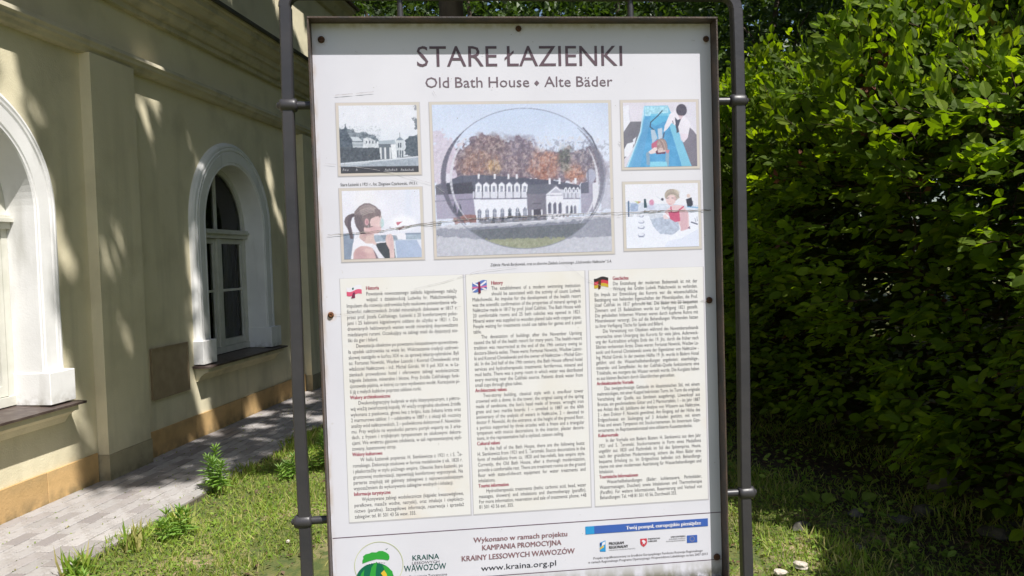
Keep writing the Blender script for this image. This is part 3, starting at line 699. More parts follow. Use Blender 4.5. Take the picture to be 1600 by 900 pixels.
hill = [(-.391+.046*math.cos(a), 1.352-.043*math.sin(a)) for a in np.linspace(.15, PI-.15, 24)]; hill += [(-.435, 1.3600), (-.346, 1.3600)]
flat('round_emblem', [hill], I['dgreen'], 2)
flat('round_emblem', [[(-.4080,1.3600),(-.3980,1.3200),(-.3900,1.3085),(-.3840,1.3065),(-.3880,1.3300),(-.3900,1.3600)], [(-.3660,1.3600),(-.3640,1.3350),(-.3720,1.3150),(-.3600,1.3200),(-.3480,1.3330),(-.3460,1.3600)], [(-.4300,1.3560),(-.4230,1.3330),(-.4150,1.3230),(-.4180,1.3420)]], I['green'], 3)
flat('round_emblem', [[(-.3750,1.3600),(-.3700,1.3450),(-.3760,1.3350),(-.3680,1.3280),(-.3620,1.3380),(-.3600,1.3600)]], I['yellow'], 4)
flat('round_emblem', [[(u, 1.3070+abs(u+.383)*.16), (u+.0034, 1.3070+abs(u+.3796)*.16), (u+.0034, 1.3046+abs(u+.3796)*.16), (u, 1.3046+abs(u+.383)*.16)] for u in np.arange(-.408, -.362, .0058)], I['white'], 5)
flat('round_emblem', [[(-.3640,1.2765),(-.3600,1.2785),(-.3560,1.2735),(-.3602,1.2770)]], I['teal'], 2)
flat('banner', [rect(.1309+.0215, .4452, 1.2555, 1.2755)], I['blue'], 2); flat('banner', [rect(.1300, .1524, 1.2555, 1.2755)], I['sky'], 2)
t = TextMesh(); t.line("Twój pomysł, europejskie pieniądze", .2333, .4268, 1.2700, .0090, .0006); t.build('banner_text', I['white'], 3)
flat('programme_logo', [[(.1655,1.3210),(.1800,1.3220),(.1800,1.2935),(.1655,1.2990)]], I['sky'], 2)
flat('programme_logo', [[(.1700,1.3080),(.1790,1.3030),(.1790,1.2960),(.1720,1.2990)]], I['white'], 3); flat('programme_logo', [[(.1655,1.3120),(.1740,1.3060),(.1760,1.3100),(.1655,1.3160)]], I['yellow'], 3); flat('programme_logo', [[(.1655,1.3060),(.1700,1.3050),(.1690,1.2985),(.1655,1.2995)]], I['navy'], 3)
t = TextMesh(); t.line("PROGRAM", .1885, .2270, 1.3060, .0068, .0004); t.line("REGIONALNY", .1885, .2375, 1.3155, .0068, .0004); t.line("WOJEWÓDZTWO", .2885, .3200, 1.2995, .0035, .0002); t.line("LUBELSKIE", .2885, .3120, 1.3055, .0035, .0003)
t.line("UNIA EUROPEJSKA", .3480, .3860, 1.2985, .0035, .0002); t.line("EUROPEJSKI FUNDUSZ", .3430, .3860, 1.3040, .0030); t.line("ROZWOJU REGIONALNEGO", .3360, .3860, 1.3090, .0030); t.line("NARODOWA STRATEGIA SPÓJNOŚCI", .1885, .2560, 1.3205, .0024)
t.build('programme_text', I['body'], kind='stuff')
flat('county_shield', [[(.2690,1.3070),(.2710,1.3120),(.2775,1.3170),(.2840,1.3120),(.2860,1.3070),(.2860,1.2960),(.2690,1.2960)]], I['red'], 2)
flat('county_shield', [[(.2740,1.3110),(.2760,1.3060),(.2725,1.3020),(.2760,1.2985),(.2800,1.3010),(.2830,1.3050),(.2800,1.3080),(.2815,1.3120),(.2780,1.3080)]], I['white'], 3)
flat('star_flag', [rect(.3895, .4165, 1.2960, 1.3150)], I['blue'], 2)
stars = []
for i in range(12):
    a = 2*PI*i/12; cx, cy = .4030+.0058*math.cos(a), 1.3055+.0058*math.sin(a); stars.append([(cx+.0008*math.cos(b), cy+.0008*math.sin(b)) for b in np.linspace(0, 2*PI, 6)[:-1]])
flat('star_flag', stars, I['yellow'], 3)
t = TextMesh(); t.line("Projekt współfinansowany ze środków Europejskiego Funduszu Rozwoju Regionalnego", .1481, .4302, 1.3395, .0058); t.line("w ramach Regionalnego Programu Operacyjnego Województwa Lubelskiego na lata 2007-2013", .1348, .4434, 1.3490, .0058); t.build('funding_text', I['fine'], kind='stuff')

# ---- the five printed photographs, painted as coloured point grids
photo_mat = bpy.data.materials.new('printed_photograph'); photo_mat.use_nodes = True
_nt = photo_mat.node_tree; _a = N(_nt, 'ShaderNodeVertexColor'); _a.layer_name = 'print'; _p = _nt.nodes['Principled BSDF']; _nt.links.new(_a.outputs[0], _p.inputs['Base Color']); _p.inputs['Roughness'].default_value = .42; _p.inputs['Specular IOR Level'].default_value = .35
def vnoise(w, h, cx, cy, seed=0):
    r = np.random.default_rng(seed); g = r.random((cy+2, cx+2)); x = np.linspace(0, cx, w, endpoint=False); y = np.linspace(0, cy, h, endpoint=False)
    xi, yi = x.astype(int), y.astype(int); fx, fy = x-xi, y-yi; fx = fx*fx*(3-2*fx); fy = fy*fy*(3-2*fy)
    a = g[np.ix_(yi, xi)]*(1-fx)+g[np.ix_(yi, xi+1)]*fx; b = g[np.ix_(yi+1, xi)]*(1-fx)+g[np.ix_(yi+1, xi+1)]*fx
    return a*(1-fy)[:, None]+b*fy[:, None]
class Paint:
    def __init__(s, corners, w, h, ss=2):
        s.w, s.h, s.ss = w, h, ss; W_, H_ = w*ss, h*ss; tl, tr, bl, br = [np.array(c, float) for c in corners]
        a = (np.arange(W_)+.5)/W_; b = (np.arange(H_)+.5)/H_; A, Bb = np.meshgrid(a, b)
        P = tl*(1-A)[..., None]*(1-Bb)[..., None]+tr*A[..., None]*(1-Bb)[..., None]+bl*(1-A)[..., None]*Bb[..., None]+br*A[..., None]*Bb[..., None]
        s.x, s.y = P[..., 0], P[..., 1]; s.a, s.b = A, Bb; s.c = np.zeros((H_, W_, 3)); s.W, s.H = W_, H_
    def n(s, f, seed, oct=3):
        o = 0; t = 0
        for k in range(oct): o = o+vnoise(s.W, s.H, int(f*2**k*s.w/s.h)+1, int(f*2**k)+1, seed+k)*.55**k; t += .55**k
        return o/t
    def put(s, m, col, al=1.0, nz=None, namp=0):
        m = (m*al)[..., None]; col = np.array(col, float)
        if col.ndim == 1: col = np.broadcast_to(col, s.c.shape)
        if nz is not None: col = col+((nz-.5)*2*namp)[..., None]
        s.c = s.c*(1-m)+col*m
    def inside(s, pts, wob=0, seed=5):
        x, y = s.x, s.y
        if wob: x = x+(s.n(30, seed)-.5)*wob; y = y+(s.n(30, seed+9)-.5)*wob
        m = np.zeros(x.shape, bool); n = len(pts)
        for i in range(n):
            (x0, y0), (x1, y1) = pts[i], pts[(i+1) % n]
            if y0 == y1: continue
            c = ((y0 > y) != (y1 > y)) & (x < (x1-x0)*(y-y0)/(y1-y0)+x0); m ^= c
        return m.astype(float)
    def poly(s, pts, col, al=1, wob=0, nz=None, namp=0, seed=5): s.put(s.inside(pts, wob, seed), col, al, nz, namp)
    def ell(s, cx, cy, rx, ry, col, al=1, soft=0, wob=0, nz=None, namp=0, seed=5, rot=0):
        x, y = s.x-cx, s.y-cy
        if rot: c, d = math.cos(rot), math.sin(rot); x, y = x*c+y*d, -x*d+y*c
        r = np.hypot(x/rx, y/ry)
        if wob: r = r+(s.n(26, seed)-.5)*wob
        m = np.clip((1-r)/max(soft, 1e-3)+.5, 0, 1) if soft else (r < 1).astype(float); s.put(m, col, al, nz, namp)
    def line(s, pts, wd, col, al=1):
        m = np.zeros(s.x.shape)
        for (x0, y0), (x1, y1) in zip(pts[:-1], pts[1:]):
            dx, dy = x1-x0, y1-y0; L2 = dx*dx+dy*dy+1e-9; t_ = np.clip(((s.x-x0)*dx+(s.y-y0)*dy)/L2, 0, 1)
            m = np.maximum(m, (np.hypot(s.x-x0-t_*dx, s.y-y0-t_*dy) < wd/2).astype(float))
        s.put(m, col, al)
    def arc(s, cx, cy, rx, ry, a0, a1, w0, w1, col, al=1, n=24):
        for i in range(n):
            t0, t1 = a0+(a1-a0)*i/n, a0+(a1-a0)*(i+1)/n; k = math.sin(PI*(i+.5)/n)
            s.line([(cx+rx*math.cos(t0), cy-ry*math.sin(t0)), (cx+rx*math.cos(t1), cy-ry*math.sin(t1))], w0+(w1-w0)*k, col, al)
    def hairs(s, a, b, c, spread, cols, n, wd=5, al=.5, seed=1):
        rr = random.Random(seed)
        for i in range(n):
            k = rr.uniform(-1, 1); o = [(p_[0]+sp*k*q[0]+rr.uniform(-4, 4), p_[1]+sp*k*q[1]+rr.uniform(-4, 4)) for p_, sp, q in zip((a, b, c), spread[0], spread[1])]
            P = [((1-t)**2*o[0][0]+2*t*(1-t)*o[1][0]+t*t*o[2][0], (1-t)**2*o[0][1]+2*t*(1-t)*o[1][1]+t*t*o[2][1]) for t in np.linspace(0, 1, 6)]
            s.line(P, wd*rr.uniform(.5, 1.2), rr.choice(cols), al*rr.uniform(.4, 1))
    def mesh(s, name, u0, u1, v0, v1, lay=3):
        c = np.clip(s.c, 8, 250).reshape(s.h, s.ss, s.w, s.ss, 3).mean((1, 3)); w, h = s.w, s.h
        U, V = np.meshgrid(np.linspace(u0, u1, w), np.linspace(v0, v1, h)); P = np.stack([PU(U), np.full(U.shape, DEP-LAYER*lay), ZB-PV(V)], -1).reshape(-1, 3)
        ix = np.arange(w*h).reshape(h, w); F = np.stack([ix[1:, :-1], ix[1:, 1:], ix[:-1, 1:], ix[:-1, :-1]], -1).reshape(-1, 4)
        me = np_mesh(name, P, F); at = me.color_attributes.new('print', 'FLOAT_COLOR', 'POINT')
        fine = RNG.normal(0, 4.5, c.shape[:2])[..., None]+RNG.normal(0, 2.0, c.shape)
        lowf = (vnoise(w, h, 5, 4, int(u0*1000) % 97)-.5)[..., None]*14+(vnoise(w, h, 15, 12, int(v0*1000) % 89)-.5)[..., None]*9
        g_ = c.mean(2, keepdims=True); c = g_*.14+c*.86; c = np.clip(c*.83+np.array([36., 37, 43])+fine+lowf*.55*np.clip((245-g_)/90, .15, 1), 6, 252)
        x = c/255; x = x*.925; l = np.where(x <= .04045, x/12.92, ((x+.055)/1.055)**2.4); at.data.foreach_set('color', np.concatenate([l.reshape(-1, 3), np.ones((w*h, 1))], 1).astype(np.float32).ravel())
        return link(name, me, photo_mat, PANEL)
border = mat('photo_border_print', (.505,.475,.445), .45, col2=(.53,.475,.45), scale=12, spec=.35)
def photo(p, u0, u1, v0, v1, name='printed_photograph', soft=True):
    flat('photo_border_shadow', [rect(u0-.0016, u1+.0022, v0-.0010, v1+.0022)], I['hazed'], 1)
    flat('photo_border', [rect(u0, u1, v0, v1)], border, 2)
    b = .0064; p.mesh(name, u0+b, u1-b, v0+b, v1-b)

# 1 old monochrome view
p = Paint([(160,158),(900,158),(185,790),(922,775)], 150, 132); nz = p.n(8, 3); fn = p.n(40, 4, 2)
p.put(np.ones(p.x.shape), (222,224,234), 1, nz, 5)
g = np.clip((p.y-300)/200, 0, 1); p.put(g*.35, (196,212,226))
dk = (62,74,86)
p.poly([(150,370),(200,380),(215,355),(228,325),(240,372),(300,380),(330,415),(400,400),(440,420),(500,440),(540,470),(560,560),(150,560)], (96,108,118), 1, 30, fn, 38)
p.put((p.b < .99)*(p.n(70, 81, 3) > .6)*(p.y > 350)*(p.y < 560)*(p.x < 560)*.5, (150,162,172)); p.poly([(150,400),(215,370),(228,330),(245,400),(290,470),(300,560),(150,560)], dk, .9, 22, fn, 26)
p.poly([(790,480),(850,440),(930,430),(930,640),(790,620)], (70,82,92), 1, 30, fn, 30)
p.poly([(870,280),(925,295),(925,400),(880,380)], (80,90,98), .8, 60, fn, 40); p.poly([(860,165),(910,160),(910,215)], (110,112,118), .7, 60)
p.poly([(275,448),(350,452),(390,492),(300,492)], (190,200,210), 1, 4); p.poly([(290,492),(395,492),(395,560),(300,560)], (168,178,188), 1, 4); p.line([(290,493),(395,493)], 9, (80,90,100)); p.line([(295,525),(390,525)], 6, (100,110,120))
p.poly([(395,465),(440,455),(545,500),(545,555),(395,558)], (206,212,220), 1, 8, fn, 30)
for x in (420,450,480,510): p.poly([(x,485),(x+12,485),(x+12,510),(x,512)], (90,100,112))
p.poly([(540,488),(690,478),(705,520),(540,522)], (158,172,184)); p.poly([(540,520),(660,520),(665,655),(550,655)], (92,102,112), 1, 3)
for x in (550,592,640): p.poly([(x,548),(x+16,548),(x+20,655),(x+4,655)], (214,218,224))
p.line([(540,522),(700,520)], 8, (90,98,108)); p.poly([(655,520),(705,515),(710,648),(665,655)], (224,228,234), 1, 3, fn, 14)
p.poly([(700,480),(740,445),(780,480),(785,640),(708,645)], (196,204,212), 1, 4, fn, 14); p.line([(738,412),(740,460)], 5, (90,98,108)); p.poly([(705,482),(740,448),(778,482)], (120,134,148))
for x in (722,742): p.poly([(x,505),(x+12,505),(x+12,550),(x,550)], (60,70,82))
for x in (715,738,760): p.poly([(x,575),(x+12,575),(x+12,640),(x,640)], (70,80,92))
p.poly([(175,545),(540,552),(560,658),(420,672),(180,700)], (66,74,82), 1, 14, fn, 22); p.poly([(540,655),(700,650),(800,630),(930,628),(930,660),(180,700)], (60,66,74), .6)
p.poly([(180,690),(420,672),(700,650),(930,625),(930,740),(180,745)], (150,162,176), 1, 6, fn, 18); p.line([(182,700),(400,682),(700,655),(925,632)], 12, (205,212,222)); p.line([(184,718),(450,690)], 8, (190,198,208))
p.poly([(183,728),(925,716),(925,780),(186,795)], (48,48,52))
for (x, w) in ((205,14),(228,8),(250,6),(330,10),(602,12),(620,9),(635,10),(652,9),(668,10),(686,9),(704,10),(752,14),(772,9),(790,10),(806,9),(824,10),(842,9),(858,12)): p.line([(x,762),(x+w*.4,744 if w > 9 else 752),(x+w,760)], 5, (200,200,202), .8)
photo(p, -.4404, -.2441, .2033, .3755)

# 2 woman inhaling, seen from the side
p = Paint([(213,122),(1000,108),(232,800),(1010,775)], 150, 134); nz = p.n(5, 13)
p.put(np.ones(p.x.shape), (226,225,238), 1, nz, 8); p.put(np.clip((p.x-600)/400, 0, 1)*.5*(p.y < 560), (216,222,240)); p.put(((p.x < 390) & (p.x > 355)).astype(float)*.3, (214,212,226))
p.put(np.exp(-((p.x-880)/40)**2)*.5, (205,214,235)); p.ell(450,210,120,120,(238,236,232),.4,.8)
p.poly([(218,545),(340,545),(330,600),(300,800),(225,800)], (120,136,160), 1, 6, nz, 12); p.poly([(530,560),(1010,545),(1012,600),(540,625)], (150,168,188), 1, 10, p.n(20, 9), 22)
p.poly([(540,640),(680,625),(740,640),(742,790),(620,785)], (52,58,62), 1, 4); p.poly([(745,612),(960,605),(1010,700),(1010,780),(750,785)], (160,178,212), 1, 4, nz, 10); p.poly([(960,605),(1010,600),(1010,700)], (214,220,238)); p.line([(735,620),(752,785)], 16, (206,218,232)); p.poly([(700,545),(850,540),(850,600),(770,600)], (232,230,240)); p.line([(850,545),(1010,540)], 14, (120,136,160)); p.line([(770,607),(1010,600)], 8, (190,204,224))
p.poly([(600,560),(760,560),(770,600),(620,600)], (110,128,148), .7, 8)
p.ell(830,440,130,75,(240,240,248),.9,.5); p.poly([(755,432),(820,424),(770,465)], (198,92,112)); p.line([(785,500),(828,478)], 18, (170,112,132)); p.ell(694,484,10,8,(170,160,180))
hd, hm, hl_ = (84,70,74), (118,100,100), (168,150,146)
p.poly([(352,345),(318,345),(280,360),(250,385),(238,420),(244,455),(268,490),(290,540),(300,582),(322,600),(330,585),(318,530),(306,470),(305,425),(318,385),(350,372)], (98,84,88), 1, 5, p.n(30, 2), 14)
p.hairs((345,355),(250,360),(310,590),((6,24,10),((0,1),(1,.3),(1,0))), [hd, hm, (74,62,70)], 34, 6, .6, 3)
p.poly([(400,500),(530,520),(535,600),(560,650),(480,655),(380,620),(385,570)], (216,182,174)); p.poly([(400,540),(470,545),(440,620),(385,620)], (186,146,146), .6)
p.poly([(322,640),(345,600),(380,580),(450,640),(520,640),(560,690),(640,790),(300,798)], (232,230,240), 1, 2, nz, 6)
p.ell(440,750,112,84,(208,164,160),1,.12); p.poly([(322,800),(328,740),(345,700),(400,665),(470,672),(520,712),(556,765),(562,798)], (206,160,158), 1, 2, nz, 12); p.ell(400,760,60,60,(176,128,134),.5,.9); p.ell(480,710,50,24,(228,190,184),.6,.8)
p.poly([(520,690),(548,735),(578,790),(552,794)], (110,92,102), .9); p.poly([(520,640),(560,690),(640,790),(580,792),(548,735),(505,670)], (226,224,236))
# face in profile
face = [(470,385),(540,360),(592,352),(600,378),(603,402),(613,428),(620,446),(607,454),(606,468),(611,478),(604,488),(607,500),(598,522),(575,538),(530,545),(480,548),(430,540),(415,470)]
p.poly(face, (226,186,184), 1, 0, nz, 8); p.ell(520,500,60,40,(206,150,156),.5,.9); p.ell(570,440,30,40,(234,200,196),.6,.9); p.poly([(430,500),(480,530),(540,540),(500,560),(420,570)], (180,136,140), .5)
p.line([(572,396),(598,390)], 5, (120,92,98), .9); p.line([(578,410),(596,408)], 6, (70,56,70), .85); p.line([(592,482),(608,480)], 5, (176,92,110), .9)
# hair cap
p.ell(468,372,126,114,hm,1,.04,.05,p.n(34,6),16); p.poly([(350,380),(360,470),(398,548),(430,545),(436,470),(420,420),(380,360)], (92,78,82), 1, 5)
p.poly([(505,398),(560,372),(600,372),(603,402),(610,430),(560,470),(500,470),(492,430)], (228,188,186), .96, 2)
p.hairs((600,345),(480,230),(345,360),((16,70,30),((0,1),(.3,1),(0,1))), [hd, hm, hl_, (140,122,122), (98,84,90)], 110, 6, .55, 5)
p.hairs((605,380),(560,250),(400,330),((14,40,40),((.6,1),(1,1),(.2,1))), [hl_, (186,170,164), hm], 40, 5, .5, 6); p.hairs((430,540),(350,470),(380,360),((20,30,40),((1,.2),(1,0),(1,0))), [(76,64,70), hd, hm], 40, 6, .6, 7)
p.poly([(540,300),(598,306),(606,350),(590,392),(575,360),(560,380)], (112,94,96), .8, 6)
p.ell(462,428,20,34,(214,158,162),1,.2); p.ell(464,430,9,20,(168,108,120),.8,.6); p.line([(474,462),(478,480)], 4, (230,230,236), .8)
p.ell(614,440,20,46,(160,206,204),.6,.6); p.line([(622,400),(628,460),(606,480)], 4, (120,180,180), .6); p.line([(606,492),(700,484)], 7, (206,214,226), .7)
p.poly([(646,606),(652,570),(668,548),(684,556),(690,542),(706,548),(724,576),(730,640),(736,782),(690,786),(684,700),(656,650)], (224,188,184), 1, 3, nz, 8); p.ell(705,650,18,70,(204,160,162),.5,.8)
for x in (672,688,706): p.line([(x,556),(x+4,610)], 4, (180,134,142), .8)
photo(p, -.4404, -.2441, .4044, .5795)

# 3 large colour view of the long white building before autumn trees
p = Paint([(50,78),(925,68),(70,838),(948,812)], 250, 212); nz = p.n(5, 23, 4); fn = p.n(60, 24, 3); mn = p.n(22, 25, 3)
gy_ = np.clip((p.y-70)/330, 0, 1)[..., None]; skyc = np.array((186,204,236))*(1-gy_)+np.array((206,216,238))*gy_
p.put(np.ones(p.x.shape), skyc, 1, p.n(4, 31, 4)*.7+.15, 12)
incirc = np.hypot((p.x-505)/405, (p.y-447)/350) < 1
p.poly([(45,190),(80,205),(130,250),(200,300),(280,420),(60,520)], (196,178,198), .85, 90, fn, 26)
p.poly([(160,420),(165,340),(200,280),(250,240),(310,230),(350,240),(400,270),(430,262),(480,250),(530,262),(560,310),(620,310),(690,300),(720,296),(760,310),(810,292),(860,290),(890,340),(930,380),(930,470),(160,470)], (120,104,118), 1, 70, p.n(90,77,4), 60)
p.poly([(860,330),(940,360),(950,600),(880,600)], (168,166,186), .8, 50, fn, 25)
for (cx, cy, rx, ry, col) in ((290,360,95,62,(150,104,84)), (350,385,45,34,(188,142,88)), (250,395,60,38,(136,92,80)), (365,275,60,50,(112,88,92)), (485,300,66,60,(116,102,120)), (540,345,50,50,(124,104,116)), (445,380,60,60,(124,100,110)), (612,375,68,66,(184,116,90)), (600,420,60,36,(166,100,80)), (760,408,52,46,(184,112,84)), (705,350,36,60,(86,92,84)), (820,340,60,50,(110,106,124)), (850,390,50,60,(112,104,122)), (300,265,50,34,(118,92,98))): p.ell(cx, cy, rx, ry, tuple(v*.92+10 for v in col), .85, .7, 1.1, p.n(95, int(cx), 4), 70, seed=int(cx))
rr_ = random.Random(8)
for i in range(170):
    x = rr_.uniform(165, 900); yb = rr_.uniform(350, 440); h = rr_.uniform(40, 110)*(1 if x < 600 else .8); p.line([(x, yb), (x+rr_.uniform(-10, 10), yb-h*.6), (x+rr_.uniform(-26, 26), yb-h)], 2.2, rr_.choice([(84,72,84),(150,132,140),(98,86,100),(176,160,166)]), .45)
p.put(((fn > .62) & (p.y > 235) & (p.y < 440) & (p.x > 170) & (p.x < 880)).astype(float)*.35, (214,190,180)); p.put(((fn < .38) & (p.y > 250) & (p.y < 450) & (p.x > 170)).astype(float)*.35, (70,60,74))
roof = (74,76,94)
p.poly([(66,480),(190,432),(300,428),(640,455),(780,480),(785,500),(640,520),(520,525),(255,525),(70,540)], roof, 1, 3, fn, 10)
p.poly([(66,482),(245,462),(255,520),(70,532)], (54,54,66)); p.poly([(66,528),(252,520),(262,640),(72,650)], (140,132,160), 1, 0, nz, 6)
p.poly([(252,548),(515,545),(520,640),(268,662)], (226,228,242), 1, 0, nz, 4); p.poly([(250,512),(515,512),(515,546),(250,546)], (210,212,228)); p.line([(64,560),(250,548),(515,545)], 6, (110,108,130))
for i in range(7):
    x = 262+i*38; p.poly([(x,512),(x,478),(x+15,463),(x+30,478),(x+30,512)], (228,230,242)); p.poly([(x+9,512),(x+9,484),(x+21,484),(x+21,512)], (110,114,138)); p.line([(x-2,478),(x+15,463),(x+32,478)], 3, (120,120,140)); p.line([(x+15,484),(x+15,512)], 2, (190,192,210)); p.line([(x-4,512),(x-4,546)], 4, (90,90,108))
for i in range(7):
    x = 272+i*38-(i*.4); h = 600-i*1.5; p.poly([(x,655-i*2),(x,h+8),(x+9,h-4),(x+18,h+8),(x+18,655-i*2)], (112,118,140)); p.line([(x+9,h),(x+9,650-i*2)], 2.5, (196,200,216)); p.line([(x,h+22),(x+18,h+22)], 2.5, (196,200,216))
p.poly([(515,520),(612,514),(614,650),(522,655)], (112,108,124), 1, 0, fn, 8); p.poly([(520,480),(640,470),(670,484),(612,522),(516,524)], (92,94,110)); p.line([(545,572),(585,570)], 5, (86,82,96))
for x in (540,560,586): p.poly([(x,602),(x+8,602),(x+9,650),(x,650)], (214,214,226))
p.poly([(550,600),(585,598),(590,650),(552,650)], (64,60,72)); 
p.poly([(612,524),(662,482),(712,524),(706,650),(614,655)], (226,226,240), 1, 0, nz, 4); p.poly([(632,518),(662,494),(694,518)], (176,176,196)); p.line([(608,527),(662,482),(716,527)], 4, (120,118,138)); p.line([(612,530),(710,530)], 4, (150,150,170))
for x in (622,648,674): p.poly([(x,622),(x,576),(x+9,562),(x+18,576),(x+18,622)], (92,92,112))
for x in (616,640,666,692): p.line([(x,570),(x,652)], 4, (214,216,230))
p.poly([(700,545),(780,545),(772,622),(706,628)], (222,224,238)); p.poly([(680,500),(780,505),(782,545),(700,545)], (196,198,216)); p.line([(700,546),(782,546)], 5, (110,108,130))
for i in range(4): x = 704+i*20; p.poly([(x,516),(x,496),(x+7,488),(x+14,496),(x+14,516)], (228,230,242)); p.poly([(x+4,514),(x+4,498),(x+10,498),(x+10,514)], (110,112,136)); p.line([(x-2,520),(x-2,543)], 3, (90,90,108))
for x in (712,734,752): p.poly([(x,622),(x,588),(x+6,578),(x+12,588),(x+12,620)], (104,106,126))
p.poly([(784,480),(822,455),(858,470),(866,612),(790,620)], (150,146,170), 1, 0, fn, 12); p.ell(838,432,24,34,(160,162,188)); p.poly([(786,470),(826,462),(828,520),(788,520)], (84,86,106)); p.line([(822,400),(824,460)], 5, (92,92,112)); p.poly([(846,470),(876,462),(880,612),(850,615)], (214,214,228))
for x in (278,357,425,466,536,561,630,680,760): p.poly([(x-5,448 if x < 600 else 474),(x-5,424 if x < 500 else 444),(x+5,424 if x < 500 else 444),(x+5,448 if x < 600 else 474)], (222,222,234))
p.poly([(112,470),(114,424),(136,422),(138,466)], (214,210,228))
p.poly([(150,640),(200,628),(262,626),(268,665),(165,672)], (140,92,88), 1, 14, fn, 26); p.poly([(270,655),(420,640),(600,630),(615,655),(300,680)], (96,98,112), .8, 16, fn, 34); 
for i in range(26): x = 150+i*26; p.line([(x, 648-i*1.2), (x, 664-i*1.2)], 2, (96,96,112), .6)
for i in range(90): x = rr_.uniform(150, 770); y = 662-(x-150)*.045+rr_.uniform(-14, 8); p.ell(x, y, rr_.uniform(3, 8), rr_.uniform(2, 5), rr_.choice([(86,82,92),(150,140,150),(190,188,200),(120,88,84),(70,72,82)]), .7)
for (x, y, r) in ((430,620,14),(395,645,12),(740,600,12),(350,650,14),(480,625,10),(160,590,16),(186,600,20)): p.poly([(x-r*.7,y+r*1.6),(x,y-r*1.8),(x+r*.7,y+r*1.6)], (62,66,78), .9, 8)
p.poly([(66,690),(300,672),(600,655),(790,640),(945,610),(950,840),(60,845)], (176,178,192), 1, 4, fn, 16)
p.line([(66,690),(300,676),(600,658),(945,628)], 7, (206,206,220)); p.poly([(70,700),(300,690),(640,666),(945,640),(948,740),(640,742),(300,756),(75,735)], (112,116,134), .9, 20, fn, 18)
m = incirc & (p.y > 700-((p.x-300)*.06)); p.put(m.astype(float)*.8, (86,92,98), 1, fn, 14); m = incirc & (p.y > 752-((p.x-300)*.03)+(fn-.5)*26); p.put(m.astype(float)*.95, (146,150,118), 1, fn, 26)
out = (~incirc).astype(float); p.put(out*.22, (222,222,236))
p.arc(505,447,405,350,0,2*PI,5,5,(120,124,146),.65,80)
p.arc(505,440,400,345,PI*.77,PI*1.24,4,26,(84,82,100),.72); p.arc(520,445,378,335,PI*.76,PI*1.22,2,12,(206,206,220),.7)
p.arc(500,450,395,350,-PI*.19,PI*.26,3,22,(104,104,122),.62); p.arc(492,455,378,335,-PI*.22,PI*.16,2,14,(214,214,228),.75); p.line([(798,194),(840,240),(868,300)], 7, (80,84,100))
photo(p, -.2204, .2227, .2033, .5795)

# 4 water massage in a long blue tub
p = Paint([(150,128),(885,115),(175,780),(897,765)], 150, 134); nz = p.n(6, 43, 4); fn = p.n(36, 44)
p.put(np.ones(p.x.shape), (214,208,222), 1, nz, 8); p.poly([(150,170),(210,150),(228,320),(155,440)], (226,226,238)); p.poly([(228,320),(370,315),(330,480),(170,700),(160,430)], (104,102,112), 1, 0, nz, 10); p.line([(215,200),(228,318)], 5, (190,186,202))
p.poly([(170,600),(200,540),(270,520),(250,600),(215,668),(172,672)], (228,230,240)); p.poly([(255,500),(290,470),(270,560)], (222,226,238))
p.poly([(800,360),(890,430),(900,770),(830,770),(740,520)], (112,106,120), 1, 0, nz, 8); p.poly([(800,110),(890,110),(890,440),(800,350)], (214,210,224)); p.line([(820,350),(888,440)], 8, (230,226,236))
p.poly([(365,160),(600,155),(680,330),(840,770),(190,785),(330,420),(365,240)], (96,186,228), 1, 0, nz, 8)
p.poly([(375,255),(600,250),(690,520),(740,770),(250,780),(345,420)], (58,150,212), 1, 0, p.n(8, 51), 16); p.poly([(345,420),(360,300),(430,300),(330,780),(215,785)], (72,150,208), .8); p.line([(365,170),(330,420),(200,785)], 12, (176,216,240)); p.poly([(600,300),(660,330),(840,765),(745,770)], (104,190,226))
p.poly([(372,165),(600,160),(612,255),(372,262)], (150,212,236), 1, 0, fn, 36); p.poly([(430,240),(610,230),(600,300),(480,360),(420,330)], (66,178,226), .7, 10)
p.line([(545,208),(500,260),(430,325),(425,370),(470,405)], 11, (40,66,88))
p.poly([(430,400),(470,400),(500,480),(450,540)], (176,196,216), .9, 4); p.poly([(500,390),(545,380),(550,480),(510,500)], (190,204,222), .9, 6)
p.poly([(440,540),(500,500),(520,560),(460,600),(440,580)], (190,80,110), 1, 4); p.poly([(410,620),(470,575),(510,580),(500,630),(430,645)], (226,206,206)); p.poly([(575,600),(620,600),(610,640),(590,640)], (206,120,130)); p.line([(405,640),(410,740)], 34, (120,150,176), .9); p.line([(598,650),(596,750)], 34, (128,158,182), .9); p.poly([(430,720),(590,720),(600,770),(425,775)], (110,200,232))
p.ell(542,560,50,74,(150,120,116),1,0,.15,fn,40); p.ell(538,540,40,40,(176,150,140),.7,.5,0,fn,40); p.ell(540,610,38,30,(206,180,176),1,0,0,fn,30); p.hairs((510,500),(560,480),(580,600),((20,40,20),((1,0),(1,0),(1,0))), [(110,86,86),(196,170,156),(140,112,106)], 40, 7, .6, 10)
p.poly([(480,620),(500,600),(505,630),(580,620),(575,640),(490,645)], (90,40,60))
p.poly([(620,240),(680,200),(760,250),(830,330),(800,480),(760,525),(720,440),(680,360),(640,330),(590,400),(560,420),(570,360)], (228,222,234), 1, 3, nz, 8); p.poly([(670,270),(700,300),(735,285),(705,370),(715,420),(690,430),(680,360)], (60,62,80), 1, 6); p.line([(650,310),(655,335)], 8, (70,70,88)); p.line([(565,430),(555,475)], 14, (70,90,120)); p.poly([(720,430),(800,440),(800,480),(755,525),(730,500)], (224,206,222), .8)
p.ell(738,200,54,62,(66,60,74),1,0,.06,fn,12); p.poly([(700,250),(760,255),(730,300)], (200,160,170), .7)
photo(p, .2470, .4450, .2033, .3741)

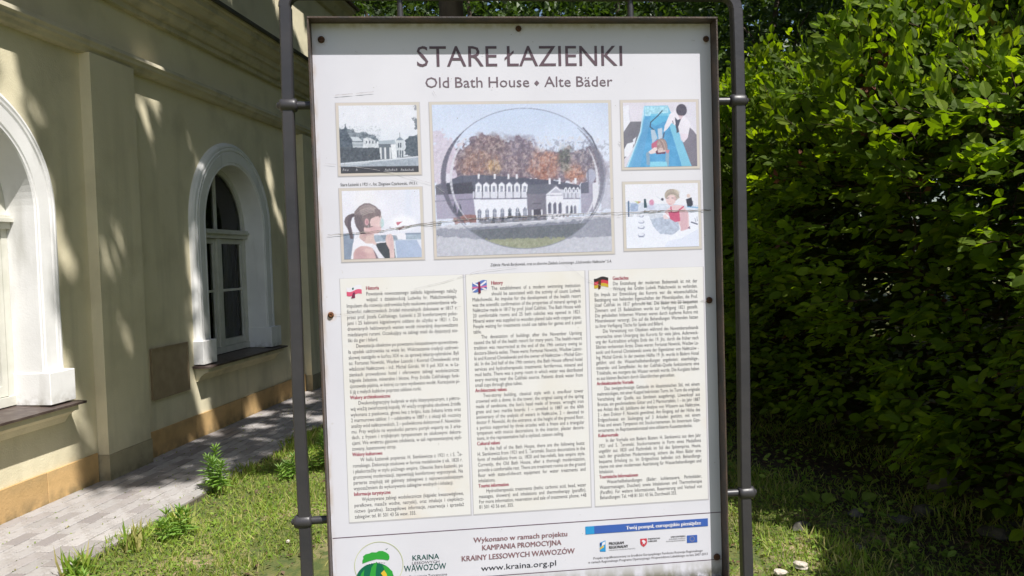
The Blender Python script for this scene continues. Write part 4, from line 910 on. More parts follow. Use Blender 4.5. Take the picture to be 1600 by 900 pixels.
# 5 woman in a whirlpool tub
p = Paint([(170,120),(893,103),(188,770),(912,745)], 150, 134); nz = p.n(6, 63, 4); fn = p.n(36, 64)
p.put(np.ones(p.x.shape), (228,228,238), 1, nz, 6); p.poly([(180,300),(900,330),(905,400),(190,420)], (206,214,232), 1, 10, fn, 18)
p.line([(208,295),(210,440)], 16, (70,96,130)); p.poly([(225,310),(300,320),(300,380),(230,390)], (110,140,190), .6, 30, fn, 40); p.poly([(265,290),(330,295),(300,318)], (170,190,90), .8, 8); p.poly([(300,290),(330,300),(310,315)], (214,130,110), .8, 8)
p.poly([(358,268),(378,268),(392,355),(360,358)], (44,70,78)); p.ell(435,305,24,30,(206,110,150),.85,.4,.2,fn,30); p.ell(430,350,40,24,(180,186,220),.7,.5); p.ell(540,272,14,14,(56,54,66)); p.line([(480,240),(560,300)], 4, (190,196,214))
p.poly([(190,470),(250,420),(560,395),(620,400),(905,395),(912,745),(190,770)], (228,232,246), 1, 0, nz, 5); p.poly([(420,460),(560,440),(700,500),(720,590),(640,625),(520,620),(450,540)], (172,184,208), 1, 12, fn, 30); p.poly([(400,430),(540,410),(560,450),(430,470)], (198,206,222), 1, 8, fn, 20); p.poly([(590,700),(900,560),(908,745),(560,760)], (212,220,244), .7, 4)
p.poly([(730,560),(912,500),(912,560),(740,660),(560,700)], (232,236,248), .9)
p.poly([(560,400),(640,330),(740,330),(800,400),(810,560),(740,590),(700,500),(640,470)], (228,186,190), 1, 3, nz, 8); p.poly([(600,400),(640,400),(710,390),(720,490),(670,500),(620,470)], (206,66,104)); p.line([(625,345),(632,400)], 12, (206,66,104)); p.line([(750,345),(700,385)], 14, (206,66,104)); p.poly([(790,560),(815,540),(820,570)], (120,90,110)); p.poly([(545,440),(570,420),(612,470),(560,470)], (232,206,210))
p.poly([(715,400),(790,400),(795,570),(725,590)], (214,166,176)); p.ell(635,230,72,64,(168,154,138),1,0,.12,fn,34); p.ell(625,268,48,64,(230,194,192),1,0,0,nz,6); p.ell(660,200,50,26,(196,180,156),.7,.6,0,fn,30); p.ell(665,262,14,20,(196,150,150),.6,.5); p.line([(585,262),(604,256)], 6, (90,80,96)); p.line([(632,256),(652,258)], 6, (90,80,96)); p.line([(604,318),(630,318)], 5, (196,100,120)); p.poly([(565,230),(600,190),(640,190),(585,250)], (180,166,150), .9, 6)
p.hairs((575,250),(600,150),(700,240),((14,30,20),((0,1),(1,1),(.4,1))), [(150,136,122),(206,190,164),(178,162,142),(120,108,104)], 60, 6, .6, 9)
p.ell(800,235,18,20,(220,190,180)); p.poly([(775,270),(830,250),(845,320),(825,350),(790,350)], (38,40,50), 1, 2); p.line([(842,290),(845,350)], 6, (120,120,140)); p.line([(790,345),(905,355)], 12, (90,160,214), .8); p.line([(830,500),(890,520)], 12, (70,76,100)); p.line([(865,460),(875,500)], 5, (110,116,140)); p.line([(885,445),(890,490)], 5, (110,116,140))
for y, r in ((440,24),(500,30),(552,34),(630,36)):
    p.ell(335,y,r,r*.55,(150,156,184),1); p.ell(332,y-5,r*.8,r*.4,(222,226,242),1)
p.line([(300,560),(360,570)], 5, (110,116,144)); p.line([(310,650),(360,650)], 6, (96,100,130))
photo(p, .2470, .4450, .4034, .5739)

# ---- cracks and scratches in the print
crack_m = mat('crack_grime', (.16,.145,.135), .8, col2=(.30,.28,.27), scale=60, amt=(.4,.6))
def crack(name, pts, wd, lay=8, m=crack_m, jit=.0012, gaps=0):
    b = MB(); P = []
    for (x0, y0), (x1, y1) in zip(pts[:-1], pts[1:]):
        n = max(2, int(math.hypot(x1-x0, y1-y0)/.008))
        for i in range(n): P.append((x0+(x1-x0)*i/n+random.uniform(-jit, jit)*.3, y0+(y1-y0)*i/n+random.uniform(-jit, jit)))
    P.append(pts[-1]); polys = []
    for i in range(len(P)-1):
        if random.random() < gaps: continue
        w = wd*random.uniform(.4, 1)/2; polys.append([(P[i][0], P[i][1]+w), (P[i+1][0], P[i+1][1]+w), (P[i+1][0], P[i+1][1]-w), (P[i][0], P[i][1]-w)])
    return flat(name, polys, m, lay)
crack('crack', [(-.4700,.5140),(-.43,.512),(-.338,.5067),(-.29,.499),(-.235,.492),(-.1846,.4878),(-.10,.483),(.0655,.4800),(.2,.4785),(.29,.4790),(.36,.4775),(.4702,.4770)], .0020)
crack('crack', [(-.235,.501),(-.185,.4985),(-.1,.4945),(.05,.4890),(.2,.4860),(.29,.4850),(.33,.4800)], .0010, gaps=.3)
crack('crack', [(-.31,.5035),(-.26,.4965),(-.20,.4935)], .0022); crack('crack', [(.30,.4762),(.4702,.4785)], .0022)
thin = mat('fine_scratch', (.42,.40,.43), .7)
for a in ([(-.4655,.703),(-.38,.702),(-.25,.698),(-.16,.6955)], [(-.47,.345),(-.41,.352),(-.30,.372),(-.22,.398),(-.19,.42)], [(.07,.560),(.10,.60),(.14,.635),(.19,.66),(.24,.672)], [(-.27,.648),(-.19,.632),(-.12,.612),(-.02,.603)], [(-.21,.176),(-.202,.190)], [(-.4400,.185),(-.35,.178)], [(.24,.305),(.246,.309),(.243,.312)], [(.29,.7020),(.36,.7025),(.4560,.7028)], [(-.39,.083),(-.384,.0855)], [(-.378,.0935),(-.380,.0985)], [(.43,.058),(.439,.0595)], [(.018,.2),(.02,.206)]):
    crack('scratch', a, .0009 if len(a) > 3 else .0018, 8, thin, .0005, .12)
spk = []
for i in range(90):
    u, v, r = random.uniform(-.47,.47), random.uniform(.02,1.38), random.uniform(.0004,.0011); spk.append([(u+r*random.uniform(.6,1.3)*math.cos(-a), v+r*random.uniform(.6,1.3)*math.sin(-a)) for a in np.linspace(0, 2*PI, 7)[:-1]])
flat('dirt_specks', spk, mat('dirt_speck', (.2,.18,.15), .9), 9, kind='stuff')
# ---- screws
for (u, v, r, mm) in ((-.4675,.0549,.0085,'rust'), (.0008,.0296,.0075,'rust'), (.4685,.0548,.0078,'rust'), (.4617,.7033,.0085,'rust'), (.4667,1.3563,.0090,'rust'), (-.4705,.7041,.0075,'rust_orange'), (-.4690,1.3550,.0085,'rust')):
    b = MB(); cx, cz = PU(u), ZB-PV(v)
    prof = [(r, 0), (r*.98, .0018), (r*.75, .0042), (r*.35, .0056), (r*.32, .0046), (.0001, .0044)]; n = 12; vs = []; fs = []
    for rr, h in prof: vs += [(cx+rr*math.cos(2*PI*k/n), DEP-.0004-h, cz+rr*math.sin(2*PI*k/n)) for k in range(n)]
    for i in range(len(prof)-1): fs += [(i*n+k, i*n+(k+1) % n, (i+1)*n+(k+1) % n, (i+1)*n+k) for k in range(n)]
    b.add(vs, fs, True); b.build('screw', M[mm], BD)

# ------------------------------------------------------------------ vegetation
def rv(n, s=1.0): return RNG.normal(0, s, (n, 3))
SV = np.array(SUN)
HP = np.array([(2.75,1.6),(2.55,3.0),(2.35,4.0),(2.10,5.0),(1.95,6.2),(1.90,8.0),(1.75,10.0),(.7,12.2),(-1.8,13.4)])
_seg = np.linalg.norm(np.diff(HP, axis=0), axis=1); _cum = np.concatenate([[0], np.cumsum(_seg)]); HLEN = _cum[-1]
def hpath(t):
    i = np.clip(np.searchsorted(_cum, t, side='right')-1, 0, len(_seg)-1); f = (t-_cum[i])/_seg[i]; P = HP[i]*(1-f)[:, None]+HP[i+1]*f[:, None]
    d = (HP[i+1]-HP[i])/_seg[i][:, None]; return P, d
def hnoise(t, z): return .16*np.sin(t*1.9+z*2.1)+.10*np.sin(t*4.3-z*3.7+1)+.07*np.sin(t*9.1+z*7.3+2)
def htop(t): return 2.42+.75*np.clip((t-1.8)/1.8, 0, 1)+.16*np.sin(t*2.3)+.10*np.sin(t*6.1)
def hback(z, top):     # how far the leafy face lies behind the front line at height z
    return np.clip(.55-z, 0, 1)*.9+np.clip(z-(top-.55), 0, 1)**1.4*1.1

# lit zones: shafts of sun that the off-picture crowns leave open (centre, radius)
Z = []
def zone(p, r): Z.append((tuple(p), r))
for z in (.5, .9, 1.3, 1.7, 2.1): zone((BX, BY, z), .85)
for X in np.arange(-3.3, 1.0, .4):
    for Y in np.arange(2.8, 5.5, .4):
        zone((X, Y, 0), .42)
for X in np.arange(-2.2, .6, .4): zone((X, 5.8, 0), .25)
for X in np.arange(-1.8, .0, .5): zone((X, 6.7, 0), .17)
zone((1.2, 4.35, 0), .25); zone((1.32, 4.05, 0), .2)
for s in np.arange(3.2, 5.2, .25):
    for z in (.1, .35, .6): zone(W(s, 0, z), .25)
for s in np.arange(3.4, 4.86, .24):
    for z in np.arange(.8, 2.3, .3): zone(W(s, 0, z), .25)
zone(W(5.15, .05, 1.95), .12); zone(W(5.1, .05, 1.15), .12)
for z in (2.5, 2.8, 3.1): zone(W(4.82, 0, z), .13)
zone(W(5.12, .05, 1.0), .17); zone(W(5.1, .05, .8), .2); zone(W(5.02, .05, 2.1), .17); zone(W(4.95, .05, 2.4), .15)
for (s, z, r) in ((6.30,3.72,.10),(6.33,3.60,.12),(6.40,3.5,.13),(6.43,3.40,.13),(6.36,3.22,.10),(6.36,3.05,.09),(6.38,2.9,.07),(6.52,3.05,.06),(5.50,1.55,.02),(5.70,1.62,.035),(5.82,1.18,.045),(5.82,1.0,.04),(5.97,1.55,.04),(7.0,1.9,.05),(7.0,1.55,.05),(7.02,1.3,.06),(7.1,1.05,.06),(7.05,.85,.07),(7.12,.35,.10),(7.12,.2,.10),(7.13,.05,.10),(7.85,.2,.01),
                  (8.75,2.65,.10),(8.85,2.45,.10),(8.95,2.2,.08),(9.3,4.9,.13),(9.4,4.6,.14),(9.8,4.75,.16),(10.0,4.6,.16),(10.1,4.4,.14),(10.4,4.2,.1),(9.0,5.0,.12),(8.6,3.3,.06),(9.4,1.6,.06),(9.4,.3,.08),(7.15,2.7,.08),(5.9,.75,.05),(10.6,.3,.15),(8.0,4.6,.08),(7.6,3.5,.05)): zone(W(s, 0, z), r)
for (X, Y, r) in ((-2.6,7.9,.14),(-2.8,8.6,.16),(-2.5,9.3,.2),(-2.3,8.4,.1),(-2.9,7.2,.08),(-2.7,9.9,.2),(-1.5,7.4,.16),(-1.9,8.2,.14)): zone((X, Y, 0), r)
hz_t = np.arange(.6, 8.2, .22); hz_p, _ = hpath(hz_t)
for (x, y), t in zip(hz_p, hz_t):
    for dz, dx, pr in ((-.20, .05, .75), (.0, .12, .95), (.25, .35, .9), (.6, .6, .8)):
        if random.random() < pr*(1 if t > 2.6 or dz < .2 else (.35 if dz < .5 else .08)): zone((x+dx, y, float(htop(np.array([t]))[0])+dz), random.uniform(.22, .40))
for (x, y, z, r) in ((2.25,4.0,1.42,.12),(2.35,3.85,1.40,.12),(2.2,4.15,1.36,.10),(2.38,3.8,1.22,.09),(2.35,3.9,1.85,.08),(2.1,4.6,1.75,.07)): zone((x, y, z), r)
for (x, y, z, r) in ((1.7,6.3,1.9,.12),(1.8,6.0,2.1,.15),(1.9,8,2.2,.3),(-.4,12,5.2,.5),(-1.2,12.5,5.7,.5),(2.6,12.5,5.6,.5),(3.6,11,5.2,.3),(.9,13,5.8,.45),(1.9,13.5,6.1,.5),(-1.6,14,6.3,.5),(-.3,14,6.2,.4)): zone((x, y, z), r)
ZC = np.array([z[0] for z in Z]); ZR = np.array([z[1] for z in Z])
def carve(P, size):
    keep = np.ones(len(P), bool)
    for i in range(0, len(P), 4000):
        D = P[i:i+4000, None, :]-ZC[None]; t = (D*SV).sum(-1); d = np.linalg.norm(D-t[..., None]*SV, axis=-1)
        keep[i:i+4000] = ~((d < ZR[None]+size*.36) & (t > 0)).any(1)
    return keep
def trunk_mesh(base, top, r0, limbs, n=10, seed=0):
    rr = random.Random(seed); b = MB(); base, top = Vector(base), Vector(top); pts = []
    for i in range(9):
        f = i/8; p = base.lerp(top, f)+Vector((rr.uniform(-.08, .08), rr.uniform(-.08, .08), 0))*(f*2); pts.append(p)
    b.tube(pts, [r0*(1.35 if i == 0 else 1-.75*i/8) for i in range(9)], n)
    for (f, dv, ln) in limbs:
        p = base.lerp(top, f); d = Vector(dv).normalized(); q = [p]
        for k in range(1, 6): q.append(p+d*ln*k/5+Vector((rr.uniform(-.1,.1), rr.uniform(-.1,.1), .06*k*k*.3)))
        b.tube(q, [r0*.45*(1-.16*k)*(1-.3*f) for k in range(6)], 7)
    return b
def tree(name, label, base, top, r0, P, size, m, limbs, group=None, seed=0, carve_it=True, U=None):
    t = empty(name, base, 0, label=label, cat='tree', group=group)
    tb = trunk_mesh(base, top, r0, limbs, seed=seed); o = tb.build('trunk', M['bark'], t); o.matrix_parent_inverse = Matrix.Translation(-Vector(base))
    S = size*RNG.uniform(.7, 1.25, len(P))
    if carve_it: k = carve(P, size); P, S = P[k], S[k]
    n = len(P); U = nrmz(rv(n, .45)+np.array([0, 0, .8])); D = rv(n)
    o = link('crown', leaf_mesh('crown', P, D, U, S), m, t); o.matrix_parent_inverse = Matrix.Translation(-Vector(base))
    return t
def clump(C, k, r, flat_=.6):
    P = np.repeat(C, k, axis=0)+RNG.normal(0, 1, (len(C)*k, 3))*np.array([r, r, r*flat_]); return P
def ellipsoid(n, c, rad, shell=.55):
    d = nrmz(rv(n)); r = RNG.uniform(shell, 1, n)**.7; return np.array(c)+d*r[:, None]*np.array(rad)

# 1 big tree behind the board, its unseen crown shaped to shade the wall
targets = []
for _ in range(1250):
    s = random.uniform(4.9, 13.5); z = random.uniform(0, 5.4); targets.append(tuple(W(s, 0, z)))
for _ in range(900): targets.append((random.uniform(-3.2, 3.2), random.uniform(5.9, 13), 0))
for _ in range(120): targets.append((random.uniform(-3.6, -2.9), random.uniform(3.0, 5.4), random.uniform(2.8, 5)))
T = np.array(targets); zt = RNG.uniform(8.2, 12.0, len(T)); C = T+SV*((zt-T[:, 2])/SV[2])[:, None]
el = np.degrees(np.arctan2(C[:, 2]-1.6-.6, np.hypot(C[:, 0], C[:, 1]))); C[:, 2] += np.where((el < 24) & (C[:, 1] > 0), 1.5, 0)
P = clump(C, 22, .32, .5)
tree('spreading_tree', 'tall spreading tree behind the information board with its dark trunk rising above the frame and an unseen crown shaped to shade the wall', (-.55, 8.4, 0), (-.3, 7.2, 11.0), .17, P, .2, M['tree_leaf'],
     [(.72,(1,-1,.6),3.2),(.75,(-1,-.6,.5),3),(.8,(.2,-1,.6),3.5),(.86,(.8,.6,.6),2.5),(.9,(-.8,.5,.8),2.2)], seed=3)
# 2 tree added out of view, its crown aimed to shade hedge and background
targets = []
for _ in range(1300): targets.append((random.uniform(1.7, 6.5), random.uniform(3.4, 12), random.uniform(.2, 2.6)))
for _ in range(500): targets.append((random.uniform(-2, 8), random.uniform(10, 14.5), random.uniform(2.0, 6.5)))
for _ in range(520): targets.append((random.uniform(1.6, 4), random.uniform(2.6, 6), 0))
T = np.array(targets); zt = RNG.uniform(7.6, 11.5, len(T)); C = T+SV*((zt-T[:, 2])/SV[2])[:, None]; P = clump(C, 20, .35, .5)
tree('shade_tree', 'broad tree out of view beyond the hedge, added to shade it and the background', (9.0, 3.0, 0), (7.2, 2.6, 10.5), .28, P, .21, M['tree_leaf'],
     [(.6,(-1,.3,.5),3.5),(.7,(-.6,1,.5),4),(.75,(.6,-.8,.6),3),(.85,(-.8,-.6,.6),3),(.9,(.3,1,.7),3)], seed=9)

# 3 the hedge: twigs carrying leaves in flat sprays
def sprays(t, z, back_extra, ln, nl, size, spread=1.0):
    n = len(t); Pxy, d = hpath(t); nor = np.stack([-d[:, 1], d[:, 0]], 1)   # to the camera side (left of travel)
    top = htop(t); back = hback(z, top)+back_extra+hnoise(t, z)
    B0 = np.stack([Pxy[:, 0]-nor[:, 0]*back, Pxy[:, 1]-nor[:, 1]*back, z], 1)
    out = np.stack([nor[:, 0], nor[:, 1], np.zeros(n)], 1); upw = np.clip((z-1.7)/.9, 0, 1)
    D = nrmz(out*(1.0-.55*upw)[:, None]+np.stack([d[:, 0], d[:, 1], np.zeros(n)], 1)*RNG.normal(0, .7, n)[:, None]+np.array([0, 0, 1])*(RNG.normal(-.05, .3, n)+upw*.9)[:, None])
    U = nrmz(np.array([0, 0, 1.0])*.9+out*.55+rv(n, .28)); A = nrmz(np.cross(U, D)); U = np.cross(D, A)
    PP, DD, UU, SS = [], [], [], []
    for k in range(nl):
        f = (k+.6)/nl; sg = 1 if k % 2 else -1; droop = -.12*f*f
        p = B0+D*(ln*(f-.6))[:, None]+np.array([0, 0, 1])*(droop*ln)[:, None]
        dirv = D*(.75+.5*f)+A*(sg*(1.0-.4*f))+rv(n, .22); PP.append(p+A*sg*.006); DD.append(dirv); UU.append(U+rv(n, .30)+np.array([0, 0, -.1])); SS.append(size*RNG.uniform(.5, 1.25, n)*(1.05-.3*abs(f-.5)))
    return np.concatenate(PP), np.concatenate(DD), np.concatenate(UU), np.concatenate(SS), B0, D, ln
hedge = empty('hornbeam_hedge', (2.6, 5.0, 0), 0, label='tall leafy green hedge on the right, its top leaves sunlit and its face in shade', cat='hedge')
INV = Matrix.Translation((-2.6, -5.0, 0))
def hl(name, me, m, **k):
    o = link(name, me, m, hedge, **k); o.matrix_parent_inverse = INV; return o
def spray_set(n, t0, t1, z0, z1, be, lnr, nl, size, top=False):
    t = RNG.uniform(t0, t1, n); tp = htop(t); z = (tp-.45+RNG.uniform(0, .55, n)) if top else RNG.uniform(z0, 1, n)*(tp-.1-z0)+z0
    be_ = RNG.uniform(be[0], be[1], n) if not top else RNG.uniform(-.1, 1.1, n)
    return sprays(t, z, be_, RNG.uniform(*lnr, n), nl, size)
front = spray_set(2100, .3, 6.6, .10, 1, (-.12, .10), (.18, .34), 8, .086)
crown_ = spray_set(1500, .3, 7.4, 0, 1, (0, 0), (.22, .38), 8, .084, True)
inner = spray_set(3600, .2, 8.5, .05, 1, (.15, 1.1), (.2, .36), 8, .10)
farp = spray_set(1500, 6.4, HLEN, .15, 1, (-.1, .4), (.22, .36), 7, .075); fart = spray_set(800, 7.2, HLEN, 0, 1, (0, 0), (.22, .4), 7, .075, True)
# sparse tall shoots above the top
shoots = spray_set(150, 2.9, 6.4, 0, 1, (0, 0), (.35, .6), 10, .078, True); 
P_, D_, U_, S_ = [np.concatenate([front[i], crown_[i], shoots[i]]) for i in range(4)]
P_[len(front[0])+len(crown_[0]):, 2] += RNG.uniform(0, .32)
# the 300 leaves that show largest are leaves of their own, sharing six meshes
dist = np.linalg.norm(P_-np.array([0, 0, 1.6]), axis=1); inview = (np.abs(P_[:, 0]/P_[:, 1]) < .66) & (P_[:, 1] > 1) & (P_[:, 0]/P_[:, 1] > .27); rim = np.abs((P_[:, 2]-1.6)/P_[:, 1]) < .37
score = np.where(inview & rim, dist-S_*6+RNG.uniform(0, .8, len(P_)), 99); big = np.argsort(score)[:300]; mask = np.ones(len(P_), bool); mask[big] = False
leafvar = [leaf_mesh('leaf', np.zeros((1, 3)), np.array([[1., 0, 0]]), np.array([[0, 0, 1.]]), np.array([1.]), (OVAL[0]*np.array([1, w, c])+np.array([0, 0, 0]), OVAL[1]), False) for w, c in ((1,1),(.9,1.6),(1.1,.6),(.85,2.2),(1.05,-.5),(.95,1.2))]
lm_obj = leaf_mat('hedge_leaf_single', [(.060,.098,.011),(.085,.135,.012),(.110,.178,.016),(.175,.235,.020),(.072,.118,.014)], .5, .6, (2.6,2.6,.3), .16)
for nd in lm_obj.node_tree.nodes:
    if nd.type == 'VALTORGB':
        oi = lm_obj.node_tree.nodes.new('ShaderNodeObjectInfo'); lm_obj.node_tree.links.new(oi.outputs['Random'], nd.inputs[0])
for me in leafvar: me.materials.append(lm_obj)
for j, i in enumerate(big):
    D = Vector(D_[i]).normalized(); A = Vector(U_[i]).cross(D).normalized(); U = D.cross(A); s = S_[i]; p = P_[i]
    o = bpy.data.objects.new('leaf', leafvar[j % 6]); COL.objects.link(o); o.parent = hedge; o.matrix_parent_inverse = INV
    o.matrix_world = Matrix(((D.x*s, A.x*s, U.x*s, p[0]), (D.y*s, A.y*s, U.y*s, p[1]), (D.z*s, A.z*s, U.z*s, p[2]), (0, 0, 0, 1)))
hl('foliage', leaf_mesh('foliage', P_[mask], D_[mask], U_[mask], S_[mask], OVAL), M['hedge_leaf'], kind='stuff')
hl('inner_foliage', leaf_mesh('inner_foliage', inner[0], inner[1], inner[2], inner[3]), M['hedge_leaf_shaded'], kind='stuff')
hl('distant_foliage', leaf_mesh('distant_foliage', *[np.concatenate([farp[i], fart[i]]) for i in range(4)]), M['hedge_leaf'], kind='stuff')
dl = spray_set(70, 1.2, 5.5, .25, .75, (.02, .3), (.1, .2), 5, .06)
hl('withered_leaves', leaf_mesh('withered_leaves', *dl[:4]), mat('withered_leaf', (.16,.05,.02), .8, rnd=('island', [(.16,.05,.02),(.10,.035,.02),(.22,.09,.03)])), kind='stuff')
# twigs of the sprays and stems from the ground
b = MB()
for (PPx, DDx, UUx, SSx, B0, D, ln) in (front, crown_, shoots, inner):
    for i in range(0, len(B0), 2 if PPx is not inner[0] else 5):
        a = Vector(B0[i]); d = Vector(D[i]); l = float(ln[i]); b.tube([a-d*l*.75, a-d*l*.1, a+d*l*.38+Vector((0,0,-.1*l))], [.0028, .0021, .0012], 3, False)
hl('twigs', b.build('twigs', M['twig']).data, None, kind='stuff'); 
for o in [o for o in bpy.data.objects if o.name.startswith('twigs') and o.parent is None]: bpy.data.objects.remove(o)
b = 0
for i in range(26):
    t = np.array([.4+i*.36]); Pxy, d = hpath(t); nor = (-d[0, 1], d[0, 0]); bk = random.uniform(.95, 1.35); x, y = Pxy[0, 0]-nor[0]*bk, Pxy[0, 1]-nor[1]*bk
    q = MB(); pts = [(x, y, -.05)]; dx, dy = random.uniform(-.15, .3)*nor[0], random.uniform(-.3, .3)
    for k in range(1, 7): pts.append((x+dx*k/2+random.uniform(-.03,.03), y+dy*k/3+random.uniform(-.03,.03), k*.36))
    q.tube(pts, [.022, .018, .016, .013, .010, .007, .004], 6)
    for k in (2, 3, 4):
        a = Vector(pts[k]); q.tube([a, a+Vector((nor[0]*.3+random.uniform(-.1,.1), random.uniform(-.25,.25), random.uniform(-.02,.2))), a+Vector((nor[0]*.6, random.uniform(-.4,.4), random.uniform(.0,.25)))], [.008, .005, .003], 4, False)
    o = q.build('stem', M['twig'], hedge); o.matrix_parent_inverse = INV

# 4 trees of the dark wood behind
spots = [(-3.2,17.5,9,'slim shaded tree at the far end of the building'), (-.9,15.5,8.5,'shaded woodland tree above the left half of the board'), (1.9,15.0,8.2,'shaded woodland tree above the right half of the board'), (4.4,13.6,8,'dense dark tree behind the hedge beside the right post'),
         (6.6,11.6,7.6,'dark leafy tree behind the middle of the hedge'), (8.2,8.8,7.4,'dark leafy tree in the upper right corner behind the hedge'), (8.6,5.6,6.8,'dark tree at the right edge of the view behind the hedge')]
for i, (x, y, h, lab) in enumerate(spots):
    C = ellipsoid(190, (x, y, h*.52), (2.4, 1.9, h*.46), .35); C = C[(C[:, 2] > .5)]; P = clump(C, 44, .34, .55); P = P[P[:, 2] > .2]
    tree('woodland_tree', lab, (x, y, 0), (x+.2, y, h*.85), .12, P, .14, M['tree_leaf'], [(.4,(1,.3,.6),1.5),(.5,(-1,-.2,.6),1.6),(.62,(.2,-1,.6),1.4),(.7,(-.4,.9,.7),1.3)], 'trees of the wood behind the hedge', seed=20+i, carve_it=True)
C = np.stack([RNG.uniform(-12, 18, 900), RNG.uniform(17.5, 24, 900), RNG.uniform(.2, 11.5, 900)], 1)
C = np.concatenate([C, np.stack([RNG.uniform(10, 15, 450), RNG.uniform(-4, 18, 450), RNG.uniform(.2, 9, 450)], 1)])
P = clump(C, 34, .7, .7); P = P[P[:, 2] > 0]; n = len(P); k = carve(P, .3)
wood = link('distant_wood', leaf_mesh('distant_wood', P, rv(n), nrmz(rv(n, .6)+np.array([0, 0, .6])), RNG.uniform(.38, .6, n)), M['tree_leaf'], label='dark mass of woodland foliage far behind the hedge and the board', cat='woodland', kind='stuff')

# ------------------------------------------------------------------ lawn
def dens_noise(x, y): return .5+.25*np.sin(x*2.7+1.3*np.sin(y*1.9))+.25*np.sin(y*3.1+1.7*np.sin(x*2.3+.6))
def inlawn(x, y):   # outer side of the path
    dd = x*wnor.x+y*wnor.y-WOFF
    return dd > .985+.05*np.sin(y*5)+.03*np.sin(y*13)
def scatter(n, x0, x1, y0, y1, bare=True):
    x = RNG.uniform(x0, x1, n); y = y0+(y1-y0)*RNG.uniform(0, 1, n)**1.25; k = inlawn(x, y)
    if bare: k &= ((dens_noise(x, y)+RNG.normal(0, .12, n)) > .26) | ((x > .9) & (x < 1.8) & (y < 5) & (RNG.random(n) < .7))
    return x[k], y[k]
x, y = scatter(185000, -3.2, 3.0, 2.8, 10.5)
def bare_patch(x, y):
    b_ = np.zeros(len(x))
    for (cx, cy, r) in ((-1.25,4.22,.20),(-1.02,4.05,.16),(-1.5,4.5,.10),(-1.05,4.55,.12),(-1.75,4.35,.09),(1.15,4.15,.16),(-.95,4.9,.12)): b_ = np.maximum(b_, np.clip(1.3-np.hypot((x-cx), (y-cy)*.8)/r+RNG.normal(0, .25, len(x)), 0, 1))
    return b_
k = (RNG.random(len(x)) > bare_patch(x, y)*.85) & (RNG.random(len(x)) < np.where(x > 1.75+.12*np.sin(y*5), .30, 1)); x, y = x[k], y[k]; n = len(x)
P = np.stack([x, y, lawn_h(x, y)-.012], 1); lean = RNG.normal(0, .55, (n, 2)); D = np.stack([lean[:, 0], lean[:, 1], np.ones(n)], 1); shade = (x > 1.6) | (y > 6.2)
near_edge = (x*wnor.x+y*wnor.y-WOFF) < 1.12
S = RNG.uniform(.018, .058, n)*(.7+.6*np.clip(dens_noise(x*1.7+3, y*1.5), 0, 1))*np.where(shade, 1.35, 1)*np.where(near_edge, 1.5, 1)
BL = (np.array([(0,.055,0),(0,-.055,0),(.55,.04,.06),(.55,-.04,.06),(1,0,.22)]), np.array([(0,1,3),(0,3,2),(2,3,4)]))
link('grass', leaf_mesh('grass', P, D, rv(n)+np.array([0,0,.2]), S, BL), M['grass'], label='short patchy grass of the lawn between the path and the hedge', cat='grass', kind='stuff')
x, y = scatter(30000, -3.2, 2.6, 3.4, 8.5); k = RNG.random(len(x)) > bare_patch(x, y); x, y = x[k], y[k]; n = len(x); P = np.stack([x, y, lawn_h(x, y)+RNG.uniform(-.004, .018, n)], 1); a = RNG.uniform(0, 2*PI, n)
link('clover', leaf_mesh('clover', P, np.stack([np.cos(a), np.sin(a), RNG.normal(.15, .2, n)], 1), nrmz(rv(n, .3)+np.array([0,0,1.])), RNG.uniform(.012, .030, n), OVAL), M['clover'], label='low clover and herb leaves spread through the grass', cat='clover', kind='stuff')
t_ = np.linspace(.6, 9, 90); Pq, dq = hpath(t_); nq = np.stack([-dq[:, 1], dq[:, 0]], 1); rows = []
for j in range(12):
    o_ = .28-.22*j+(.10*np.sin(t_*3.1)+.06*np.sin(t_*7.7+1) if j == 0 else 0); xx = Pq[:, 0]+nq[:, 0]*o_; yy = Pq[:, 1]+nq[:, 1]*o_; rows.append(np.stack([xx, yy, lawn_h(xx, yy)-.006+.004*np.sin(xx*9)*np.sin(yy*11)+(.0 if j else -.012)], 1))
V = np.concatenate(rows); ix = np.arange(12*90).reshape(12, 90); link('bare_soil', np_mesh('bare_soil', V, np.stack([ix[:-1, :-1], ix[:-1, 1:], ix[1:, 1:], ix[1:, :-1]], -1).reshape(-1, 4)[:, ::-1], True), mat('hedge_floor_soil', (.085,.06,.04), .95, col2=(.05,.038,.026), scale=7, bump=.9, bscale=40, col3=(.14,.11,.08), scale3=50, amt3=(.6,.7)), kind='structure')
# dry stalks and leaf litter
x = np.where(RNG.random(5200) < .5, RNG.uniform(-2.6, 3.6, 5200), RNG.uniform(1.6, 3.6, 5200)); y = RNG.uniform(3.5, 8, 5200); k = inlawn(x, y) & ((x > 1.2) | (dens_noise(x, y) < .5)); x, y = x[k], y[k]; n = len(x); a = RNG.uniform(0, 2*PI, n)
link('leaf_litter', leaf_mesh('leaf_litter', np.stack([x, y, lawn_h(x, y)+.004], 1), np.stack([np.cos(a), np.sin(a), RNG.normal(0, .15, n)], 1), nrmz(rv(n, .3)+np.array([0,0,1.])), RNG.uniform(.012, .045, n)), M['litter'], label='brown dead leaves and crumbs lying under the hedge and in the lawn', cat='leaf litter', kind='stuff')
